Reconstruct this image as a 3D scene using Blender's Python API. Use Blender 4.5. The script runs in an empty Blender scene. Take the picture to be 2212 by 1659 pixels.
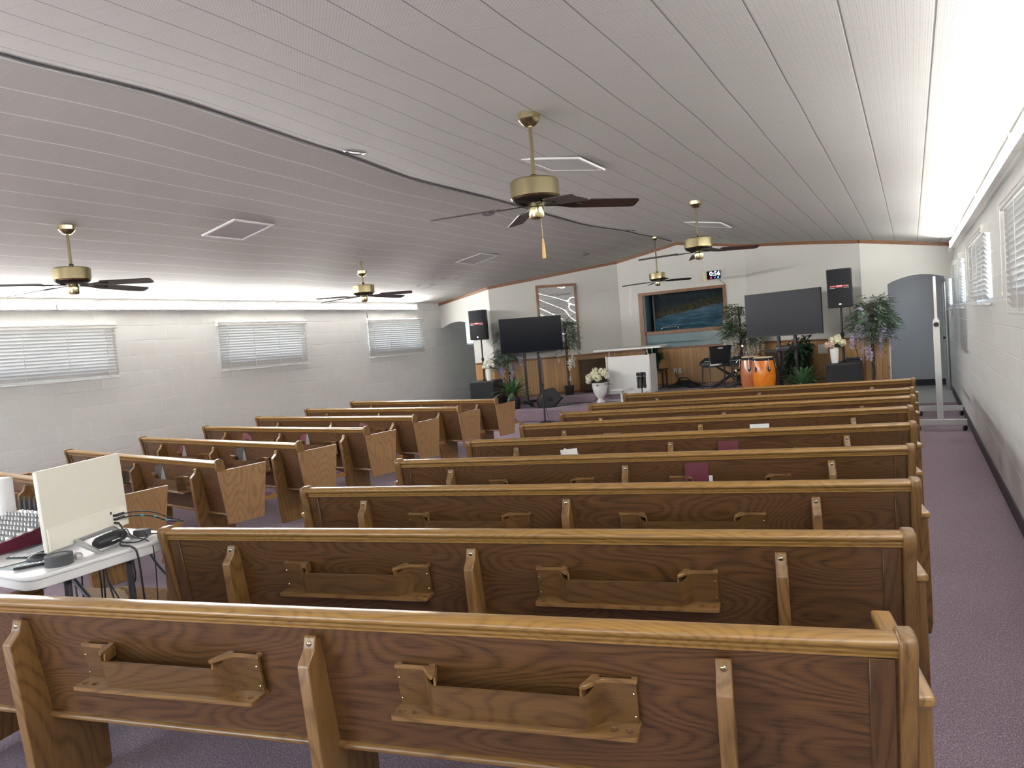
import bpy, bmesh, math, random
from mathutils import Vector, Matrix
random.seed(7)
PI = math.pi
SC = bpy.context.scene
SKY_STRENGTH, SUN_ENERGY, TUBE, TUBE_R, EXPOSURE = 0.25, 9.0, 23.5, 11.5, 2.27
COL = SC.collection

# ------------------------------------------------------------------ helpers
def link(name, me, mat=None, parent=None):
    o = bpy.data.objects.new(name, me)
    COL.objects.link(o)
    if mat is not None and me is not None:
        for m in (mat if isinstance(mat, (list, tuple)) else [mat]):
            me.materials.append(m)
    if parent is not None:
        o.parent = parent
    return o

def tag(o, label=None, cat=None, group=None, kind=None):
    if label: o['label'] = label
    if cat: o['category'] = cat
    if group: o['group'] = group
    if kind: o['kind'] = kind
    return o

def thing(name, label, cat, loc=(0, 0, 0), rz=0.0, group=None):
    o = bpy.data.objects.new(name, None)
    o.empty_display_size = 0.1
    COL.objects.link(o)
    o.location = loc
    o.rotation_euler = (0, 0, rz)
    return tag(o, label, cat, group)

class MB:
    """collects shapes into one mesh"""
    def __init__(s): s.v = []; s.f = []; s.mi = []; s.m = 0
    def add(s, vs, fs):
        b = len(s.v); s.v += [tuple(v) for v in vs]
        for f in fs: s.f.append([b + i for i in f]); s.mi.append(s.m)
        return s
    def box(s, x0, x1, y0, y1, z0, z1, M=None):
        vs = [Vector((x, y, z)) for z in (z0, z1) for y in (y0, y1) for x in (x0, x1)]
        if M is not None: vs = [M @ v for v in vs]
        return s.add(vs, [(0, 2, 3, 1), (4, 5, 7, 6), (0, 1, 5, 4), (2, 6, 7, 3), (0, 4, 6, 2), (1, 3, 7, 5)])
    def prism(s, prof, a0, a1, axis='x', M=None):
        """closed profile extruded along an axis; profile is (y,z) for x, (x,z) for y, (x,y) for z"""
        n = len(prof); vs = []
        for a in (a0, a1):
            for p in prof:
                v = {'x': (a, p[0], p[1]), 'y': (p[0], a, p[1]), 'z': (p[0], p[1], a)}[axis]
                vs.append(M @ Vector(v) if M is not None else v)
        fs = [(i, (i + 1) % n, n + (i + 1) % n, n + i) for i in range(n)]
        fs += [tuple(range(n))[::-1], tuple(range(n, 2 * n))]
        return s.add(vs, fs)
    def lathe(s, prof, n=24, c=(0, 0, 0), M=None, flute=0, depth=0.0):
        """profile of (r,z) turned round z"""
        vs = []; k = len(prof)
        for i in range(n):
            a = 2 * PI * i / n
            w = 1 - depth * (0.5 - 0.5 * math.cos(flute * a)) if flute else 1
            for r, z in prof:
                v = Vector((c[0] + r * w * math.cos(a), c[1] + r * w * math.sin(a), c[2] + z))
                vs.append(M @ v if M is not None else v)
        fs = []
        for i in range(n):
            j = (i + 1) % n
            for q in range(k - 1):
                fs.append((i * k + q, j * k + q, j * k + q + 1, i * k + q + 1))
        if prof[0][0] > 1e-6: fs.append(tuple(i * k for i in range(n))[::-1])
        if prof[-1][0] > 1e-6: fs.append(tuple(i * k + k - 1 for i in range(n)))
        return s.add(vs, fs)
    def tube(s, pts, r, n=8, r1=None, caps=True):
        pts = [Vector(p) for p in pts]; m = len(pts); vs = []
        up = None
        for i, p in enumerate(pts):
            d = (pts[min(i + 1, m - 1)] - pts[max(i - 1, 0)])
            if d.length < 1e-9: d = Vector((0, 0, 1))
            d.normalize()
            if up is None or abs(up.dot(d)) > 0.99:
                up = Vector((0, 0, 1)) if abs(d.z) < 0.9 else Vector((1, 0, 0))
            a = d.cross(up).normalized(); b = a.cross(d).normalized(); up = b
            rr = r if r1 is None else r + (r1 - r) * i / max(1, m - 1)
            for k in range(n):
                t = 2 * PI * k / n
                vs.append(p + a * (rr * math.cos(t)) + b * (rr * math.sin(t)))
        fs = []
        for i in range(m - 1):
            for k in range(n):
                k2 = (k + 1) % n
                fs.append((i * n + k, i * n + k2, (i + 1) * n + k2, (i + 1) * n + k))
        if caps:
            fs.append(tuple(range(n))[::-1]); fs.append(tuple(range((m - 1) * n, m * n)))
        return s.add(vs, fs)
    def ball(s, c, r, n=8, k=5, sx=1, sy=1, sz=1):
        prof = [(r * math.sin(PI * i / k), -r * math.cos(PI * i / k)) for i in range(k + 1)]
        prof[0] = (0, -r); prof[-1] = (0, r)
        M = Matrix.Translation(c) @ Matrix.Diagonal((sx, sy, sz, 1))
        return s.lathe(prof, n, M=M)
    def build(s, name, mat, parent=None, bevel=0, seg=2, smooth=35, loc=None):
        me = bpy.data.meshes.new(name)
        me.from_pydata([tuple(v) for v in s.v], [], s.f)
        bm = bmesh.new(); bm.from_mesh(me)
        bmesh.ops.remove_doubles(bm, verts=bm.verts, dist=1e-6)
        bmesh.ops.recalc_face_normals(bm, faces=bm.faces)
        bm.to_mesh(me); bm.free()
        if len(set(s.mi)) > 1 and len(me.polygons) == len(s.mi):
            for p, i in zip(me.polygons, s.mi): p.material_index = i
        if smooth:
            for p in me.polygons: p.use_smooth = True
            me.set_sharp_from_angle(angle=math.radians(smooth))
        o = link(name, me, mat, parent)
        if loc is not None: o.location = loc
        if bevel:
            b = o.modifiers.new('bevel', 'BEVEL'); b.width = bevel; b.segments = seg
            b.limit_method = 'ANGLE'; b.angle_limit = math.radians(40); b.harden_normals = False
        return o

def plate(outer, holes, t0, t1, axis='z', M=None):
    """flat plate with holes: outline in 2D, extruded t0..t1 along axis; returns MB"""
    bm = bmesh.new()
    def ring(pts):
        vs = [bm.verts.new((p[0], p[1], 0)) for p in pts]
        return [bm.edges.new((vs[i], vs[(i + 1) % len(vs)])) for i in range(len(vs))]
    es = ring(outer)
    for h in holes: es += ring(h)
    bmesh.ops.triangle_fill(bm, edges=es, use_beauty=True, use_dissolve=False)
    bm.verts.index_update()
    top = [tuple(v.co) for v in bm.verts]
    faces = [[v.index for v in f.verts] for f in bm.faces]
    n = len(top); mb = MB()
    def tr(p, t):
        v = {'z': (p[0], p[1], t), 'y': (p[0], t, p[1]), 'x': (t, p[0], p[1])}[axis]
        return M @ Vector(v) if M is not None else v
    vs = [tr(p, t0) for p in top] + [tr(p, t1) for p in top]
    fs = [f for f in faces] + [[n + i for i in f][::-1] for f in faces]
    k = 0
    for loop in [outer] + list(holes):
        m = len(loop)
        for i in range(m):
            a, b = k + i, k + (i + 1) % m
            fs.append([a, b, n + b, n + a])
        k += m
    bm.free()
    return mb.add(vs, fs)

def circ(cx, cy, r, n=14):
    return [(cx + r * math.cos(2 * PI * i / n), cy + r * math.sin(2 * PI * i / n)) for i in range(n)]

def rrect(x0, x1, y0, y1, r, n=5):
    out = []
    for cx, cy, a0 in ((x1 - r, y1 - r, 0), (x0 + r, y1 - r, 90), (x0 + r, y0 + r, 180), (x1 - r, y0 + r, 270)):
        for i in range(n + 1):
            a = math.radians(a0 + 90 * i / n); out.append((cx + r * math.cos(a), cy + r * math.sin(a)))
    return out

def copy_tree(o, parent=None):
    c = o.copy(); COL.objects.link(c)
    if parent is not None: c.parent = parent
    for ch in list(o.children): copy_tree(ch, c)
    return c

def text(body, size, mat, parent, loc, rot, name='lettering', align='CENTER', ext=0.0005, width=None, shear=0, lines=None):
    cu = bpy.data.curves.new(name, 'FONT'); cu.body = body; cu.size = size
    cu.align_x = align; cu.align_y = 'CENTER'; cu.extrude = ext; cu.shear = shear
    cu.resolution_u = 3
    if width: cu.text_boxes[0].width = width
    if lines: cu.space_line = lines
    tmp = bpy.data.objects.new(name, cu); COL.objects.link(tmp)
    bpy.context.view_layer.update()
    me = bpy.data.meshes.new_from_object(tmp.evaluated_get(bpy.context.evaluated_depsgraph_get()))
    bpy.data.objects.remove(tmp); bpy.data.curves.remove(cu)
    me.name = name; me.materials.clear()
    o = link(name, me, mat, parent); o.location = loc; o.rotation_euler = rot
    return o

# ------------------------------------------------------------------ materials
def newmat(name):
    m = bpy.data.materials.new(name); m.use_nodes = True
    nt = m.node_tree; b = nt.nodes['Principled BSDF']
    return m, nt, b

def N(nt, t, **kw):
    n = nt.nodes.new(t)
    for k, v in kw.items():
        if k in ('op',): n.operation = v
        elif hasattr(n, k): setattr(n, k, v)
    return n

def lk(nt, a, b): nt.links.new(a, b)

def mth(nt, op, a, b=None, c=None):
    n = nt.nodes.new('ShaderNodeMath'); n.operation = op
    for i, v in enumerate((a, b, c)):
        if v is None: continue
        if isinstance(v, (int, float)): n.inputs[i].default_value = v
        else: nt.links.new(v, n.inputs[i])
    return n.outputs[0]

def mixc(nt, f, a, b, mode='MIX'):
    n = nt.nodes.new('ShaderNodeMix'); n.data_type = 'RGBA'; n.blend_type = mode
    for s, v in ((n.inputs[0], f), (n.inputs[6], a), (n.inputs[7], b)):
        if isinstance(v, (int, float)): s.default_value = v
        elif isinstance(v, (tuple, list)): s.default_value = (*v[:3], 1)
        else: nt.links.new(v, s)
    return n.outputs[2]

def ramp(nt, f, stops):
    n = nt.nodes.new('ShaderNodeValToRGB'); e = n.color_ramp.elements
    while len(e) < len(stops): e.new(0.5)
    for i, (p, c) in enumerate(stops):
        e[i].position = p; e[i].color = (*c[:3], 1) if len(c) > 2 else (c[0],) * 3 + (1,)
    nt.links.new(f, n.inputs[0]); return n.outputs[0]

def coords(nt, scale=(1, 1, 1), loc=(0, 0, 0), rot=(0, 0, 0), rand=0.0):
    tc = nt.nodes.new('ShaderNodeTexCoord'); v = tc.outputs['Object']
    if rand:
        oi = nt.nodes.new('ShaderNodeObjectInfo'); a = nt.nodes.new('ShaderNodeVectorMath'); a.operation = 'MULTIPLY_ADD'
        cx = nt.nodes.new('ShaderNodeCombineXYZ')
        for i in range(3): nt.links.new(oi.outputs['Random'], cx.inputs[i])
        nt.links.new(cx.outputs[0], a.inputs[0]); a.inputs[1].default_value = (rand, rand * .37, rand * .71)
        nt.links.new(v, a.inputs[2]); v = a.outputs[0]
    mp = nt.nodes.new('ShaderNodeMapping'); nt.links.new(v, mp.inputs[0])
    mp.inputs['Location'].default_value = loc; mp.inputs['Rotation'].default_value = rot; mp.inputs['Scale'].default_value = scale
    return mp.outputs[0]

def noise(nt, v, scale, detail=2, rough=0.5, dist=0.0):
    n = nt.nodes.new('ShaderNodeTexNoise'); nt.links.new(v, n.inputs['Vector'])
    n.inputs['Scale'].default_value = scale; n.inputs['Detail'].default_value = detail
    n.inputs['Roughness'].default_value = rough; n.inputs['Distortion'].default_value = dist
    return n.outputs['Fac']

def bump(nt, b, h, strength=0.3, dist=0.01, prev=None):
    n = nt.nodes.new('ShaderNodeBump'); n.inputs['Strength'].default_value = strength; n.inputs['Distance'].default_value = dist
    nt.links.new(h, n.inputs['Height'])
    if prev is not None: nt.links.new(prev, n.inputs['Normal'])
    nt.links.new(n.outputs[0], b.inputs['Normal']); return n.outputs[0]

def plain(name, col, rough=0.5, metal=0.0, coat=0.0, vary=0.06, scale=30, bmp=0.0, spec=None):
    m, nt, b = newmat(name)
    v = coords(nt); f = noise(nt, v, scale, 3)
    c = mixc(nt, f, tuple(x * (1 - vary) for x in col), tuple(min(1, x * (1 + vary)) for x in col))
    lk(nt, c, b.inputs['Base Color'])
    b.inputs['Roughness'].default_value = rough; b.inputs['Metallic'].default_value = metal
    b.inputs['Coat Weight'].default_value = coat
    if spec is not None: b.inputs['Specular IOR Level'].default_value = spec
    if bmp: bump(nt, b, f, bmp, 0.004)
    return m

def emit(name, col, strength):
    m, nt, b = newmat(name)
    b.inputs['Base Color'].default_value = (*col, 1)
    b.inputs['Emission Color'].default_value = (*col, 1); b.inputs['Emission Strength'].default_value = strength
    return m

def wood(name, base, dark, axis='x', rings=11.0, warp=0.8, rough=0.35, coat=0.25, rand=13.0, fine=0.45, thick=0.10, ls=.95):
    """open grain oak: cathedral ring lines plus short pores, running along the axis"""
    m, nt, b = newmat(name)
    rot = {'x': (0, 0, 0), 'z': (0, PI / 2, 0), 'y': (0, 0, PI / 2)}[axis]
    v = coords(nt, rot=rot, rand=rand)
    def mp(sc):
        n = nt.nodes.new('ShaderNodeMapping'); lk(nt, v, n.inputs[0]); n.inputs['Scale'].default_value = sc; return n.outputs[0]
    big = noise(nt, mp((0.9, 3.0, 3.6)), 1.0, 1.5, 0.45)
    mid = noise(nt, mp((3.0, 9.0, 14.0)), 1.0, 2, 0.5)
    h = mth(nt, 'ADD', mth(nt, 'MULTIPLY', big, rings * warp * 3.4), mth(nt, 'MULTIPLY', mid, 0.6))
    fr = mth(nt, 'FRACT', h)
    ln = mth(nt, 'ABSOLUTE', mth(nt, 'SUBTRACT', fr, 0.5))
    line = ramp(nt, ln, [(0.0, (1, 1, 1)), (thick, (0.55,) * 3), (thick * 2.6, (0.0,) * 3)])
    pore = noise(nt, mp((7.0, 120.0, 210.0)), 1.0, 2, 0.6)
    pr = ramp(nt, pore, [(0.38, (1, 1, 1)), (0.56, (0, 0, 0))])
    lin = mth(nt, 'MULTIPLY', line, mth(nt, 'ADD', mth(nt, 'MULTIPLY', pr, 0.55), 0.45))
    tone = noise(nt, mp((0.7, 5.0, 4.0)), 1.0, 2, 0.5)
    c0 = mixc(nt, tone, tuple(x * .84 for x in base), tuple(x * 1.14 for x in base))
    c1 = mixc(nt, mth(nt, 'MULTIPLY', lin, ls), c0, dark)
    c2 = mixc(nt, mth(nt, 'MULTIPLY', pr, fine), c1, tuple((x + y) / 2 for x, y in zip(base, dark)))
    lk(nt, c2, b.inputs['Base Color'])
    b.inputs['Roughness'].default_value = rough; b.inputs['Coat Weight'].default_value = coat; b.inputs['Coat Roughness'].default_value = 0.22
    bump(nt, b, mth(nt, 'SUBTRACT', 1.0, mth(nt, 'ADD', lin, mth(nt, 'MULTIPLY', pr, .4))), 0.08, 0.002)
    return m

M = {}
M['panel'] = wood('walnut stained oak veneer', (0.142, 0.067, 0.023), (0.022, 0.009, 0.0035), 'x', rings=15, thick=.14)
M['rail'] = wood('golden oak rail', (0.33, 0.178, 0.046), (0.09, 0.038, 0.010), 'x', rings=15, rough=0.28, coat=0.5, thick=.11, fine=.4, ls=.62)
M['oak_z'] = wood('golden oak upright', (0.24, 0.128, 0.040), (0.085, 0.038, 0.012), 'z', rings=8, rough=0.33, coat=0.3)
M['oak_y'] = wood('golden oak armrest', (0.38, 0.21, 0.058), (0.13, 0.06, 0.016), 'y', rings=8, rough=0.28, coat=0.5)
M['rack'] = wood('oak book rack', (0.15, 0.077, 0.024), (0.05, 0.022, 0.008), 'x', rings=9)
M['endboard'] = wood('oak pew end board', (0.36, 0.205, 0.093), (0.17, 0.085, 0.034), 'z', rings=10, warp=0.9)
M['trimwood'] = wood('stained pine trim', (0.28, 0.125, 0.055), (0.15, 0.06, 0.025), 'x', rings=6, coat=0.1)
M['trimwood_z'] = wood('stained pine trim upright', (0.28, 0.125, 0.055), (0.15, 0.06, 0.025), 'z', rings=6, coat=0.1)
M['darkwood'] = wood('dark brown cabinet wood', (0.075, 0.047, 0.026), (0.03, 0.018, 0.01), 'z', rings=6, coat=0.1)
M['blade'] = wood('dark walnut fan blade', (0.042, 0.026, 0.022), (0.018, 0.011, 0.009), 'x', rings=8, coat=0.3)
M['brass'] = plain('antique brass', (0.56, 0.49, 0.29), 0.17, 1.0, vary=0.05, scale=6)
M['brassdark'] = plain('dark bronze', (0.05, 0.043, 0.035), 0.35, 0.8)
M['gold'] = plain('gold tassel thread', (0.62, 0.43, 0.16), 0.7)
M['chrome'] = plain('chrome', (0.75, 0.75, 0.76), 0.14, 1.0, vary=0.02)
M['black'] = plain('black plastic', (0.022, 0.023, 0.027), 0.42)
M['matte'] = plain('matt black cloth', (0.016, 0.017, 0.021), 0.85, vary=0.15, scale=300)
M['screen'] = plain('black glass screen', (0.007, 0.009, 0.016), 0.22, vary=0.02, spec=0.10)
M['screen_matt'] = plain('semi matt dark screen', (0.014, 0.016, 0.026), 0.32, vary=0.02, spec=0.22)
M['white'] = plain('white enamel', (0.78, 0.78, 0.76), 0.4, vary=0.02)
M['blind'] = plain('white vinyl blind', (0.67, 0.665, 0.645), 0.45, vary=0.02)
M['cream'] = plain('cream plastic', (0.74, 0.715, 0.62), 0.38, vary=0.02)
M['plastic'] = plain('white moulded plastic', (0.74, 0.74, 0.73), 0.45, vary=0.03, bmp=0.02, scale=200)
M['louvre'] = plain('grey enamel louvre', (0.5, 0.5, 0.495), 0.5, vary=0.03)
M['alu'] = plain('brushed aluminium', (0.62, 0.63, 0.63), 0.35, 0.55, vary=0.04)
M['silver'] = plain('silver plastic', (0.5, 0.5, 0.5), 0.35, 0.6)
M['greyplastic'] = plain('grey plastic', (0.075, 0.075, 0.078), 0.5)
M['darkgrey'] = plain('dark grey enamel', (0.06, 0.062, 0.07), 0.4)
M['ceramic'] = plain('white ceramic', (0.82, 0.82, 0.81), 0.22, coat=0.4, vary=0.01)
M['maroon'] = plain('maroon leather cover', (0.115, 0.008, 0.022), 0.5, vary=0.1, bmp=0.1, scale=200)
M['blackbook'] = plain('black leather cover', (0.03, 0.03, 0.035), 0.45)
M['brownbook'] = plain('brown cover', (0.19, 0.11, 0.06), 0.5)
M['paper'] = plain('paper', (0.78, 0.77, 0.73), 0.8, vary=0.03)
M['redmix'] = plain('burgundy mixer casing', (0.16, 0.02, 0.045), 0.4)
M['card'] = plain('kraft cardboard', (0.42, 0.285, 0.165), 0.85, vary=0.06)
M['cushion'] = plain('purple seat fabric', (0.155, 0.085, 0.16), 0.95, vary=0.2, scale=200)
M['leafdark'] = plain('dark green leaf', (0.03, 0.075, 0.035), 0.4, vary=0.5, scale=9)
M['leaf'] = plain('green leaf', (0.18, 0.26, 0.17), 0.5, vary=0.5, scale=11)
M['leafpalm'] = plain('palm leaf', (0.06, 0.15, 0.06), 0.4, vary=0.4, scale=8)
M['bark'] = plain('brown bark', (0.075, 0.055, 0.04), 0.85, vary=0.3, scale=50, bmp=0.4)
M['purpleflower'] = plain('lilac petals', (0.54, 0.47, 0.66), 0.7, vary=0.2, scale=60)
M['whiteflower'] = plain('white petals', (0.80, 0.79, 0.72), 0.7, vary=0.12, scale=60)
M['creamflower'] = plain('cream hydrangea petals', (0.80, 0.77, 0.58), 0.7, vary=0.15, scale=60)
M['pinkflower'] = plain('pale pink petals', (0.78, 0.55, 0.47), 0.7, vary=0.12, scale=60)
M['conga'] = wood('orange lacquered drum wood', (0.80, 0.235, 0.012), (0.62, 0.15, 0.008), 'z', rings=5, rough=0.25, coat=0.35, fine=0.2)
M['conga2'] = wood('reddish lacquered drum wood', (0.55, 0.17, 0.06), (0.4, 0.1, 0.03), 'z', rings=5, rough=0.2, coat=0.8, fine=0.2)
M['skin'] = plain('drum skin', (0.72, 0.56, 0.34), 0.6, vary=0.12, scale=12)
M['redlabel'] = plain('red sticker', (0.55, 0.02, 0.05), 0.4)
M['whiteink'] = plain('white print', (0.8, 0.8, 0.8), 0.5, vary=0.01)
M['greyink'] = plain('grey print', (0.25, 0.25, 0.27), 0.5, vary=0.01)
M['ink'] = plain('black ink', (0.02, 0.02, 0.025), 0.6, vary=0.01)
M['faintred'] = plain('blind stamped red', (0.13, 0.01, 0.025), 0.4, vary=0.01)
M['bluegreen'] = plain('teal wrap', (0.05, 0.3, 0.32), 0.5)
M['mat'] = plain('printed mouse mat', (0.36, 0.44, 0.46), 0.7, vary=0.35, scale=9)
M['foil'] = plain('crumpled wrapper', (0.6, 0.6, 0.62), 0.3, 0.5, vary=0.3, scale=60, bmp=0.6)
M['teal'] = plain('teal painted tank wall', (0.12, 0.27, 0.33), 0.5, vary=0.05)
M['base'] = plain('dark vinyl baseboard', (0.03, 0.032, 0.04), 0.5)
M['gray'] = plain('grey painted hall wall', (0.52, 0.535, 0.575), 0.6, vary=0.03)
M['hallfloor'] = plain('pale grey vinyl floor', (0.42, 0.43, 0.41), 0.35, vary=0.05, scale=5)
M['ground'] = plain('pale concrete ground', (0.5, 0.48, 0.45), 0.9)
M['plaster'] = plain('cream painted wallboard', (0.74, 0.735, 0.70), 0.55, vary=0.025, scale=3, bmp=0.03)
M['putty'] = plain('white patching putty', (0.84, 0.84, 0.83), 0.8, vary=0.02)
M['tube_r'] = emit('lit fluorescent lens, older tubes', (1.0, 0.985, 0.95), 1.0)  # right wall lenses, set dimmer to hold back the ceiling corner
M['tube'] = emit('lit fluorescent lens', (1.0, 0.99, 0.96), 1.0)
M['led_white'] = emit('clock digit', (0.75, 0.88, 1.0), 1.4)
M['led_red'] = emit('clock red mark', (0.9, 0.05, 0.08), 0.8)
M['led_blue'] = emit('clock blue mark', (0.08, 0.08, 0.9), 0.8)
M['led_green'] = emit('clock green mark', (0.05, 0.7, 0.45), 0.8)
M['yellow'] = plain('yellow strip', (0.75, 0.45, 0.03), 0.5)

def carpet():
    m, nt, b = newmat('mauve loop carpet')
    v = coords(nt, scale=(1.0, 0.55, 1.0)); f = noise(nt, v, 190, 2, 0.75, 0.4); g = noise(nt, v, 75, 3, 0.7); h = noise(nt, v, 1.1, 2)
    c = ramp(nt, f, [(0.36, (0.105, 0.066, 0.096)), (0.50, (0.285, 0.198, 0.255)), (0.60, (0.42, 0.32, 0.385)), (0.68, (0.68, 0.58, 0.64))])
    c = mixc(nt, mth(nt, 'MULTIPLY', ramp(nt, g, [(0.4, (0, 0, 0)), (0.6, (1, 1, 1))]), 0.5), c, (0.205, 0.14, 0.185))
    c = mixc(nt, mth(nt, 'MULTIPLY', h, 0.3), c, (0.24, 0.172, 0.22))
    lk(nt, c, b.inputs['Base Color']); b.inputs['Roughness'].default_value = 0.95
    b.inputs['Sheen Weight'].default_value = 0.15
    bump(nt, b, f, 0.8, 0.008); return m
M['carpet'] = carpet()

def blockwall(name, col, axis, phase, zoff=0.0102):
    """painted concrete block, 16 x 8 inch running bond"""
    m, nt, b = newmat(name)
    tc = nt.nodes.new('ShaderNodeTexCoord'); sp = nt.nodes.new('ShaderNodeSeparateXYZ'); lk(nt, tc.outputs['Object'], sp.inputs[0])
    cb = nt.nodes.new('ShaderNodeCombineXYZ')
    lk(nt, mth(nt, 'ADD', sp.outputs['Y' if axis == 'y' else 'X'], 40.64 - phase), cb.inputs[0])
    lk(nt, mth(nt, 'ADD', sp.outputs['Z'], zoff), cb.inputs[1])
    br = nt.nodes.new('ShaderNodeTexBrick'); lk(nt, cb.outputs[0], br.inputs['Vector'])
    br.offset = 0.5; br.offset_frequency = 2
    br.inputs['Scale'].default_value = 1; br.inputs['Mortar Size'].default_value = 0.0055; br.inputs['Mortar Smooth'].default_value = 0.5
    br.inputs['Brick Width'].default_value = 0.4064; br.inputs['Row Height'].default_value = 0.2032
    br.inputs['Color1'].default_value = (*col, 1); br.inputs['Color2'].default_value = (*[x * .965 for x in col], 1)
    br.inputs['Mortar'].default_value = (*[min(1, x * 1.2) for x in col], 1); br.inputs['Bias'].default_value = 0  # mortar lighter than the blocks: edge highlights painted into its colour
    f = noise(nt, tc.outputs['Object'], 90, 4, 0.7); g = noise(nt, tc.outputs['Object'], 2.2, 2)
    c = mixc(nt, mth(nt, 'MULTIPLY', g, 0.10), br.outputs['Color'], tuple(x * .75 for x in col))
    lk(nt, c, b.inputs['Base Color']); b.inputs['Roughness'].default_value = 0.5
    n1 = bump(nt, b, mth(nt, 'SUBTRACT', 1.0, br.outputs['Fac']), 0.85, 0.006)
    bump(nt, b, f, 0.16, 0.004, n1); return m
M['block_l'] = blockwall('painted block wall', (0.74, 0.745, 0.73), 'y', 0.2133)

def tiles(name, col, xoff, yoff, linecol, jw=.008, stain=None):
    """12 inch perforated ceiling tiles"""
    m, nt, b = newmat(name)
    tc = nt.nodes.new('ShaderNodeTexCoord'); sp = nt.nodes.new('ShaderNodeSeparateXYZ'); lk(nt, tc.outputs['Object'], sp.inputs[0])
    X = mth(nt, 'ADD', sp.outputs['X'], 40 * .3048 - xoff); Y = mth(nt, 'ADD', sp.outputs['Y'], 40 * .3048 - yoff)
    cb = nt.nodes.new('ShaderNodeCombineXYZ'); lk(nt, Y, cb.inputs[0]); lk(nt, X, cb.inputs[1])
    br = nt.nodes.new('ShaderNodeTexBrick'); lk(nt, cb.outputs[0], br.inputs['Vector']); br.offset = 0.5; br.offset_frequency = 2
    br.inputs['Scale'].default_value = 1; br.inputs['Mortar Size'].default_value = 0.0012; br.inputs['Mortar Smooth'].default_value = 0.3
    br.inputs['Brick Width'].default_value = 0.3048; br.inputs['Row Height'].default_value = 0.3048; br.inputs['Bias'].default_value = 0
    # long joints are wider than the short ones
    rx = mth(nt, 'ABSOLUTE', mth(nt, 'SUBTRACT', mth(nt, 'FRACT', mth(nt, 'ADD', mth(nt, 'DIVIDE', X, .3048), 0.5)), 0.5))
    lj = ramp(nt, rx, [(jw, (1, 1, 1)), (jw * 2, (0, 0, 0))])
    # holes: pairs of drilled rows
    def dots(px, py, ox, oy, r):
        fx = mth(nt, 'SUBTRACT', mth(nt, 'FRACT', mth(nt, 'ADD', mth(nt, 'DIVIDE', X, px), ox)), 0.5)
        fy = mth(nt, 'SUBTRACT', mth(nt, 'FRACT', mth(nt, 'ADD', mth(nt, 'DIVIDE', Y, py), oy)), 0.5)
        fx = mth(nt, 'MULTIPLY', fx, px); fy = mth(nt, 'MULTIPLY', fy, py)
        d = mth(nt, 'ADD', mth(nt, 'MULTIPLY', fx, fx), mth(nt, 'MULTIPLY', fy, fy))
        return mth(nt, 'LESS_THAN', d, r * r)
    d1 = dots(0.01905, 0.01905, 0, 0, 0.0021); d2 = dots(0.01905, 0.01905, 0.5, 0.5, 0.0017); d3 = dots(0.0254, 0.0127, 0.25, 0.25, 0.0013)
    hole = mth(nt, 'MAXIMUM', mth(nt, 'MAXIMUM', d1, d2), d3)
    g = noise(nt, tc.outputs['Object'], 0.9, 3); g2 = noise(nt, tc.outputs['Object'], 220, 2, .7)
    c = mixc(nt, mth(nt, 'MULTIPLY', g, 0.14), col, tuple(x * y for x, y in zip(col, (.72, .68, .62))))
    c = mixc(nt, mth(nt, 'MULTIPLY', g2, 0.18), c, tuple(x * .8 for x in col))
    c = mixc(nt, mth(nt, 'MULTIPLY', br.outputs['Fac'], 0.35), c, linecol)
    c = mixc(nt, mth(nt, 'MULTIPLY', lj, 0.75), c, linecol)
    if stain:
        vd = nt.nodes.new('ShaderNodeVectorMath'); vd.operation = 'DISTANCE'; lk(nt, tc.outputs['Object'], vd.inputs[0]); vd.inputs[1].default_value = stain
        near = ramp(nt, vd.outputs['Value'], [(0.25, (1, 1, 1)), (0.95, (0, 0, 0))])
        blot = ramp(nt, noise(nt, tc.outputs['Object'], 4.2, 3, .6, .5), [(0.55, (0, 0, 0)), (0.64, (1, 1, 1))])
        c = mixc(nt, mth(nt, 'MULTIPLY', mth(nt, 'MULTIPLY', near, blot), 0.6), c, (0.23, 0.22, 0.18))
    c = mixc(nt, mth(nt, 'MULTIPLY', hole, 0.6), c, (0.07, 0.065, 0.06))
    lk(nt, c, b.inputs['Base Color']); b.inputs['Roughness'].default_value = 0.8; b.inputs['Specular IOR Level'].default_value = 0.2
    n1 = bump(nt, b, mth(nt, 'SUBTRACT', 1.0, mth(nt, 'MAXIMUM', br.outputs['Fac'], lj)), 0.5, 0.003)
    n2 = bump(nt, b, mth(nt, 'SUBTRACT', 1.0, hole), 0.5, 0.003, n1)
    bump(nt, b, g2, 0.25, 0.002, n2); return m
M['ceil_r'] = tiles('perforated ceiling tile', (0.60, 0.59, 0.565), 0.12, 0.183, (0.13, 0.12, 0.115))
M['ceil_l'] = tiles('perforated ceiling tile with joint highlights painted in', (0.585, 0.57, 0.545), -4.63, 0.05, (0.97, 0.965, 0.95), .0105, (-7.72, 11.0, 2.82))  # near-white joint lines: grazing lamp glints on tile edges, put into the colour

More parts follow.
